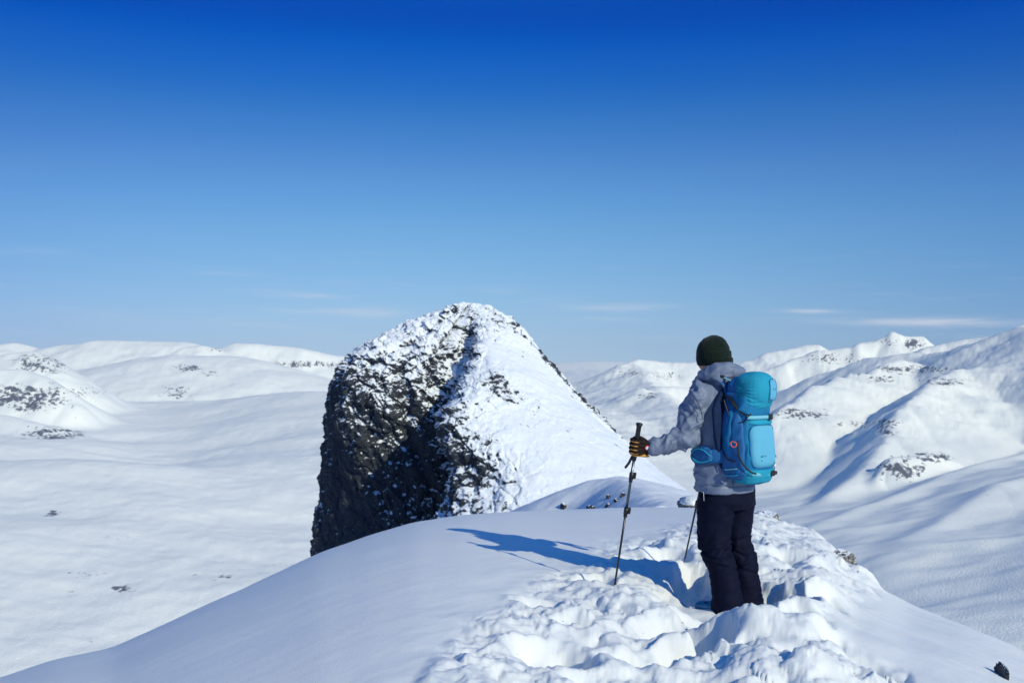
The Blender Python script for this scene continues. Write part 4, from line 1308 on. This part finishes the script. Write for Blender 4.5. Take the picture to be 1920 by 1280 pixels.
# side panel, facing left, in a darker blue that paints in its shade
sp = fused('side_panel_shade', [loft([(W(-.135, -.185, -.715), F3 * .05, R3 * .02), (W(-.145, -.185, -.68), F3 * .082, R3 * .030), (W(-.150, -.180, -.58), F3 * .090, R3 * .034), (W(-.150, -.175, -.46), F3 * .086, R3 * .030),
                                (W(-.143, -.165, -.36), F3 * .078, R3 * .026), (W(-.132, -.155, -.29), F3 * .060, R3 * .020), (W(-.12, -.15, -.25), F3 * .03, R3 * .010)], 32)], M_BLUE, pack, voxel=.006, smooth=3,
           disp=lambda co, no: fbm3(co[:, 0] * 4 + co[:, 2] * 3, co[:, 1] * 4, co[:, 2] * 5 - co[:, 0] * 14, 2, seed=497, mode='r', gain=.35) * .010)


def lid_folds(co, no):
    q = co - LC
    a = np.arctan2(q[:, 2], -(q @ R3) * .4 - (q @ F3))
    t = (q @ F3) / .12
    w = sstep(-.9, .2, t) * sstep(.02, -.06, q[:, 2] - .09)
    return w * .0075 * np.sin(a * 30 + 3 * pn3(co[:, 0] * 8, co[:, 1] * 8, co[:, 2] * 8, 5)) + .006 * fbm3(co[:, 0] * 9, co[:, 1] * 9, co[:, 2] * 9, 2, seed=471)


LC = W(.006, -.228, -.152)
lid = fused('lid', [ellipsoid(LC, (R3 * .126, F3 * .116, U3 * .114), expo=2.55), ellipsoid(LC + F3 * .025 - U3 * .060, (R3 * .130, F3 * .112, U3 * .075), expo=3.0)], M_CYAN, pack, voxel=.0058, smooth=3, disp=lid_folds)


# curved patches lying on the rear of the lid and of the sack
def shell_patch(name, fn, us, vs, mat, parent, rnd=.35, thick=.004, n=26):
    """fn(u, v) -> point and outward normal; a rounded-corner panel with a folded edge"""
    uu = np.linspace(-1, 1, n); vv = np.linspace(-1, 1, n)
    V = []; 
    for v in vv:
        for u in uu:
            e = 5.0
            k = (abs(u) ** e + abs(v) ** e) ** (1 / e)
            m_ = max(abs(u), abs(v))
            s = 1 if k == 0 else m_ / k
            p, nn = fn(us[0] + (us[1] - us[0]) * (u * s + 1) / 2, vs[0] + (vs[1] - vs[0]) * (v * s + 1) / 2)
            h = thick * (1 - m_ ** 14) - .002 * m_ ** 14
            V.append(p + nn * h)
    f = [(i * n + j, i * n + j + 1, (i + 1) * n + j + 1, (i + 1) * n + j) for i in range(n - 1) for j in range(n - 1)]
    return plain(name, (np.array(V), f), mat, parent)


def lid_fn(u, v):      # u around from straight back (+ = right), v up
    d = -F3 * math.cos(u) * math.cos(v) + R3 * math.sin(u) * math.cos(v) + U3 * math.sin(v)
    ax = np.array([.126, .116, .114]); dl = np.array([d @ R3, d @ F3, d[2]])
    k = (np.abs(dl / ax) ** 2.55).sum() ** (-1 / 2.55)
    return LC + d * (k + .0035), d


def sack_fn(u, v):     # u across the back face in metres (+ = right), v height
    f0 = np.interp(v, [-.72, -.60, -.45, -.32, -.24], [-.293, -.313, -.301, -.287, -.272])
    hw = np.interp(v, [-.72, -.60, -.45, -.32], [.12, .145, .145, .138])
    dep = np.interp(v, [-.72, -.60, -.45, -.32], [.088, .107, .100, .095])
    q = min(abs(u) / hw, .97)
    fr_ = f0 + dep * (1 - (1 - q ** 3.2) ** (1 / 3.2))
    nn = -F3 + R3 * (np.sign(u) * 1.6 * q ** 3); nn = nn / np.linalg.norm(nn)
    return W(u, fr_, v) + nn * .004, nn


shell_patch('lid_panel', lid_fn, (-.05, .72), (-.55, .52), M_PANEL, lid)
fp = shell_patch('front_panel', sack_fn, (-.118, .118), (-.640, -.375), M_PANEL, pack, thick=.012)
shell_patch('upper_band', sack_fn, (-.118, .125), (-.372, -.315), M_CYAN, pack, thick=.006)
def piping(name, fn, us, vs, r, mat, parent, off=.004):
    pts = []
    for k in range(41):
        t = 2 * math.pi * k / 40; c, q = math.cos(t), math.sin(t)
        m_ = (abs(c) ** 5 + abs(q) ** 5) ** (-1 / 5)
        p, nn = fn(us[0] + (us[1] - us[0]) * (c * m_ + 1) / 2, vs[0] + (vs[1] - vs[0]) * (q * m_ + 1) / 2)
        pts.append(p + nn * off)
    return plain(name, tube(pts, r, 8, sub=2, round_ends=False), mat, parent)


piping('piping', lid_fn, (-.05, .72), (-.55, .52), .0016, M_SACK, lid)
piping('piping', sack_fn, (-.119, .119), (-.643, -.372), .0024, M_SACK, pack)
# bird emblem on the lid panel: spread wings over a dot
for k, pts in enumerate([[(.17, .07), (.25, .02), (.32, .02)], [(.32, .02), (.39, .02), (.46, .08)], [(.30, -.05), (.33, -.065), (.36, -.05)]]):
    pp = []
    for (u, v) in pts:
        p, nn = lid_fn(u, v); pp.append(p + nn * .0045)
    plain('emblem', tube(pp, [.0010, .0022, .0010], 8), M_INK, pack)
# faint lettering low on the front panel
for (txt, v0, sz) in (('KESTREL', -.575, .017), ('38', -.598, .011)):
    cu = bpy.data.curves.new('lettering', 'FONT'); cu.body = txt; cu.size = sz; cu.extrude = .0005; cu.align_x = 'LEFT'
    to = bpy.data.objects.new('lettering', cu); COL.objects.link(to)
    p, nn = sack_fn(-.062, v0)
    X_ = R3; Z_ = -F3; Y_ = U3
    mw = Matrix((( X_[0], Y_[0], Z_[0], 0), (X_[1], Y_[1], Z_[1], 0), (X_[2], Y_[2], Z_[2], 0), (0, 0, 0, 1)))
    me_ = bpy.data.meshes.new_from_object(to.evaluated_get(bpy.context.evaluated_depsgraph_get()))
    me_.transform(Matrix.Translation(Vector(p - F3 * .0135)) @ mw)
    me_.materials.clear(); me_.materials.append(M_INK)
    bpy.data.objects.remove(to)
    o = bpy.data.objects.new('lettering', me_); COL.objects.link(o)
    o.parent = pack; o.matrix_parent_inverse = Matrix.Translation(-Vector(pack.location))


def web(name, pts, w, mat, parent=pack, th=.16, side0=None):
    return plain(name, tube(pts, w, 14, squash=th, sub=5, round_ends=False, side0=side0), mat, parent)


def band(name, fn, u0, u1, v, hw, mat, off=.010, sag=0.0, parent=pack):
    n = 22; V = []
    for i in range(n):
        u = u0 + (u1 - u0) * i / (n - 1)
        vv = v + sag * math.sin(math.pi * i / (n - 1))
        p, nn = fn(u, vv)
        for (a, b) in ((-hw, 0), (-hw, off), (hw, off), (hw, 0)):
            V.append(p + nn * (b + .002) + U3 * a)
    f = [(i * 4 + j, i * 4 + (j + 1) % 4, (i + 1) * 4 + (j + 1) % 4, (i + 1) * 4 + j) for i in range(n - 1) for j in range(4)]
    return plain(name, (np.array(V), f), mat, parent)


band('compression_strap', sack_fn, -.12, .135, -.325, .011, M_WEB, .016)
band('compression_strap', sack_fn, -.135, .138, -.672, .011, M_WEB, .012, -.012)
p, nn = sack_fn(.055, -.325); plain('buckle', box(p + nn * .018, R3 * .019, U3 * .018, nn * .008), M_BLACK, pack)
p, nn = sack_fn(.065, -.680); plain('buckle', [box(p + nn * .016, R3 * .020, U3 * .018, nn * .009), box(p + nn * .016 + R3 * .03, R3 * .014, U3 * .011, nn * .007)], M_BLACK, pack)
p, nn = sack_fn(.128, -.640)
plain('cord_lock', ellipsoid(p + nn * .018, (R3 * .008, F3 * .008, U3 * .012), 14, 10), M_WHITE, pack)
plain('cord', tube([p + nn * .018 + U3 * .03, p + nn * .018 + U3 * .008, p + nn * .015 - U3 * .03], .004, 8), M_BLACK, pack)
plain('loose_strap', tube([sack_fn(.138, -.50)[0] + R3 * .004, sack_fn(.138, -.56)[0] + R3 * .020, sack_fn(.138, -.585)[0] + R3 * .036], .007, 10, squash=.2), M_WEB, pack)
# zip on the upper left of the front, side cords, side compression strap
plain('zip', tube([P(1394, 793, 6.085), P(1401, 783, 6.075), P(1408, 776, 6.068)], .0032, 8), M_STRAP, pack)
side = lambda f, z, o=0.0: W(-.186 - o + .55 * max(0, abs(f + .19) - .05), f, z)
plain('side_strap', tube([side(-.24, -.47), side(-.245, -.54), side(-.262, -.60), W(-.145, -.300, -.655), W(-.115, -.325, -.672)], .0055, 10, squash=.5), M_STRAP, pack)
plain('side_strap', tube([side(-.11, -.53), side(-.16, -.585, .003), side(-.22, -.60, .003)], .004, 10), M_STRAP, pack)
plain('side_strap', tube([W(-.150, -.11, -.22), W(-.158, -.15, -.30), W(-.160, -.20, -.36), W(-.140, -.26, -.345)], .007, 12, squash=.35), M_BLACK, pack)
plain('side_strap', tube([W(-.118, -.10, -.19), W(-.14, -.16, -.22), W(-.135, -.22, -.28), W(-.115, -.27, -.31)], .016, 14, squash=.35), M_BLACK, pack)
for (f0, z0, f1, z1) in ((-.15, -.655, -.225, -.645), (-.15, -.695, -.23, -.685)):
    plain('side_strap', tube([side(f0, z0), side((f0 + f1) / 2, z0 + .004, .004), side(f1, z1)], .011, 12, squash=.3), M_WEB if z0 > -.66 else M_CYAN, pack)
# orange loop
cc = P(1376, 833, 6.10)
n_ = -R3 * .9 - F3 * .45; n_ /= np.linalg.norm(n_); s_x = np.cross(n_, U3); s_x /= np.linalg.norm(s_x)
lp = [cc + s_x * (.017 * math.cos(t)) + U3 * (.016 * math.sin(t)) + (s_x * .004 + U3 * .003) * (1 if abs(t - .8) < .5 else 0) for t in np.linspace(0, 2 * math.pi, 13)]
plain('orange_loop', tube(lp, .0030, 8, sub=3), M_ORANGE, pack)
# harness: shoulder straps, load lifters, hip belt with pocket
for sg in (-1, 1):
    web('shoulder_strap', [W(sg * .075, -.085, -.20), W(sg * .085, -.055, -.115), W(sg * .100, .03, -.085), W(sg * .115, .13, -.12), W(sg * .130, .205, -.22), W(sg * .150, .20, -.36), W(sg * .190, .12, -.48)],
        [.026, .028, .030, .030, .028, .024, .014], M_BLUE, th=.30, side0=R3)
    web('load_lifter', [W(sg * .095, .02, -.062), W(sg * .090, -.05, -.075), W(sg * .080, -.13, -.105)], [.011, .011, .011], M_WEB, th=.3, side0=R3)
    plain('buckle', box(W(sg * .093, -.045, -.070), F3 * .020, R3 * .014, U3 * .008), M_BLACK, pack)
br = []
for t in np.linspace(-2.75, 2.75, 15):
    br.append(W(.222 * math.sin(t), .004 + .176 * math.cos(t), -.585 - .02 * math.cos(t)))
web('hip_belt', br, [.046] * 15, M_BLUE, th=.25, side0=U3)
pocket = fused('belt_pocket', [ellipsoid(W(-.212, .020, -.575), (F3 * .088, R3 * .034, U3 * .058), expo=2.6)], M_BLUE, pack, voxel=.006, smooth=2,
               disp=lambda co, no: fbm3(co[:, 0] * 22, co[:, 1] * 22, co[:, 2] * 22, 2, seed=481, mode='b') * .006)
pk_z = [W(-.236, .085, -.570), W(-.246, .06, -.543), W(-.248, .02, -.532), W(-.244, -.02, -.540), W(-.232, -.055, -.568)]
plain('pocket_zip', tube(pk_z, .0065, 10, squash=.6), M_CYAN, pack)
plain('belt_trim', tube([W(-.236, .08, -.585), W(-.246, .04, -.610), W(-.242, -.01, -.616), W(-.226, -.06, -.600)], .010, 10, squash=.5), M_CYAN, pack)
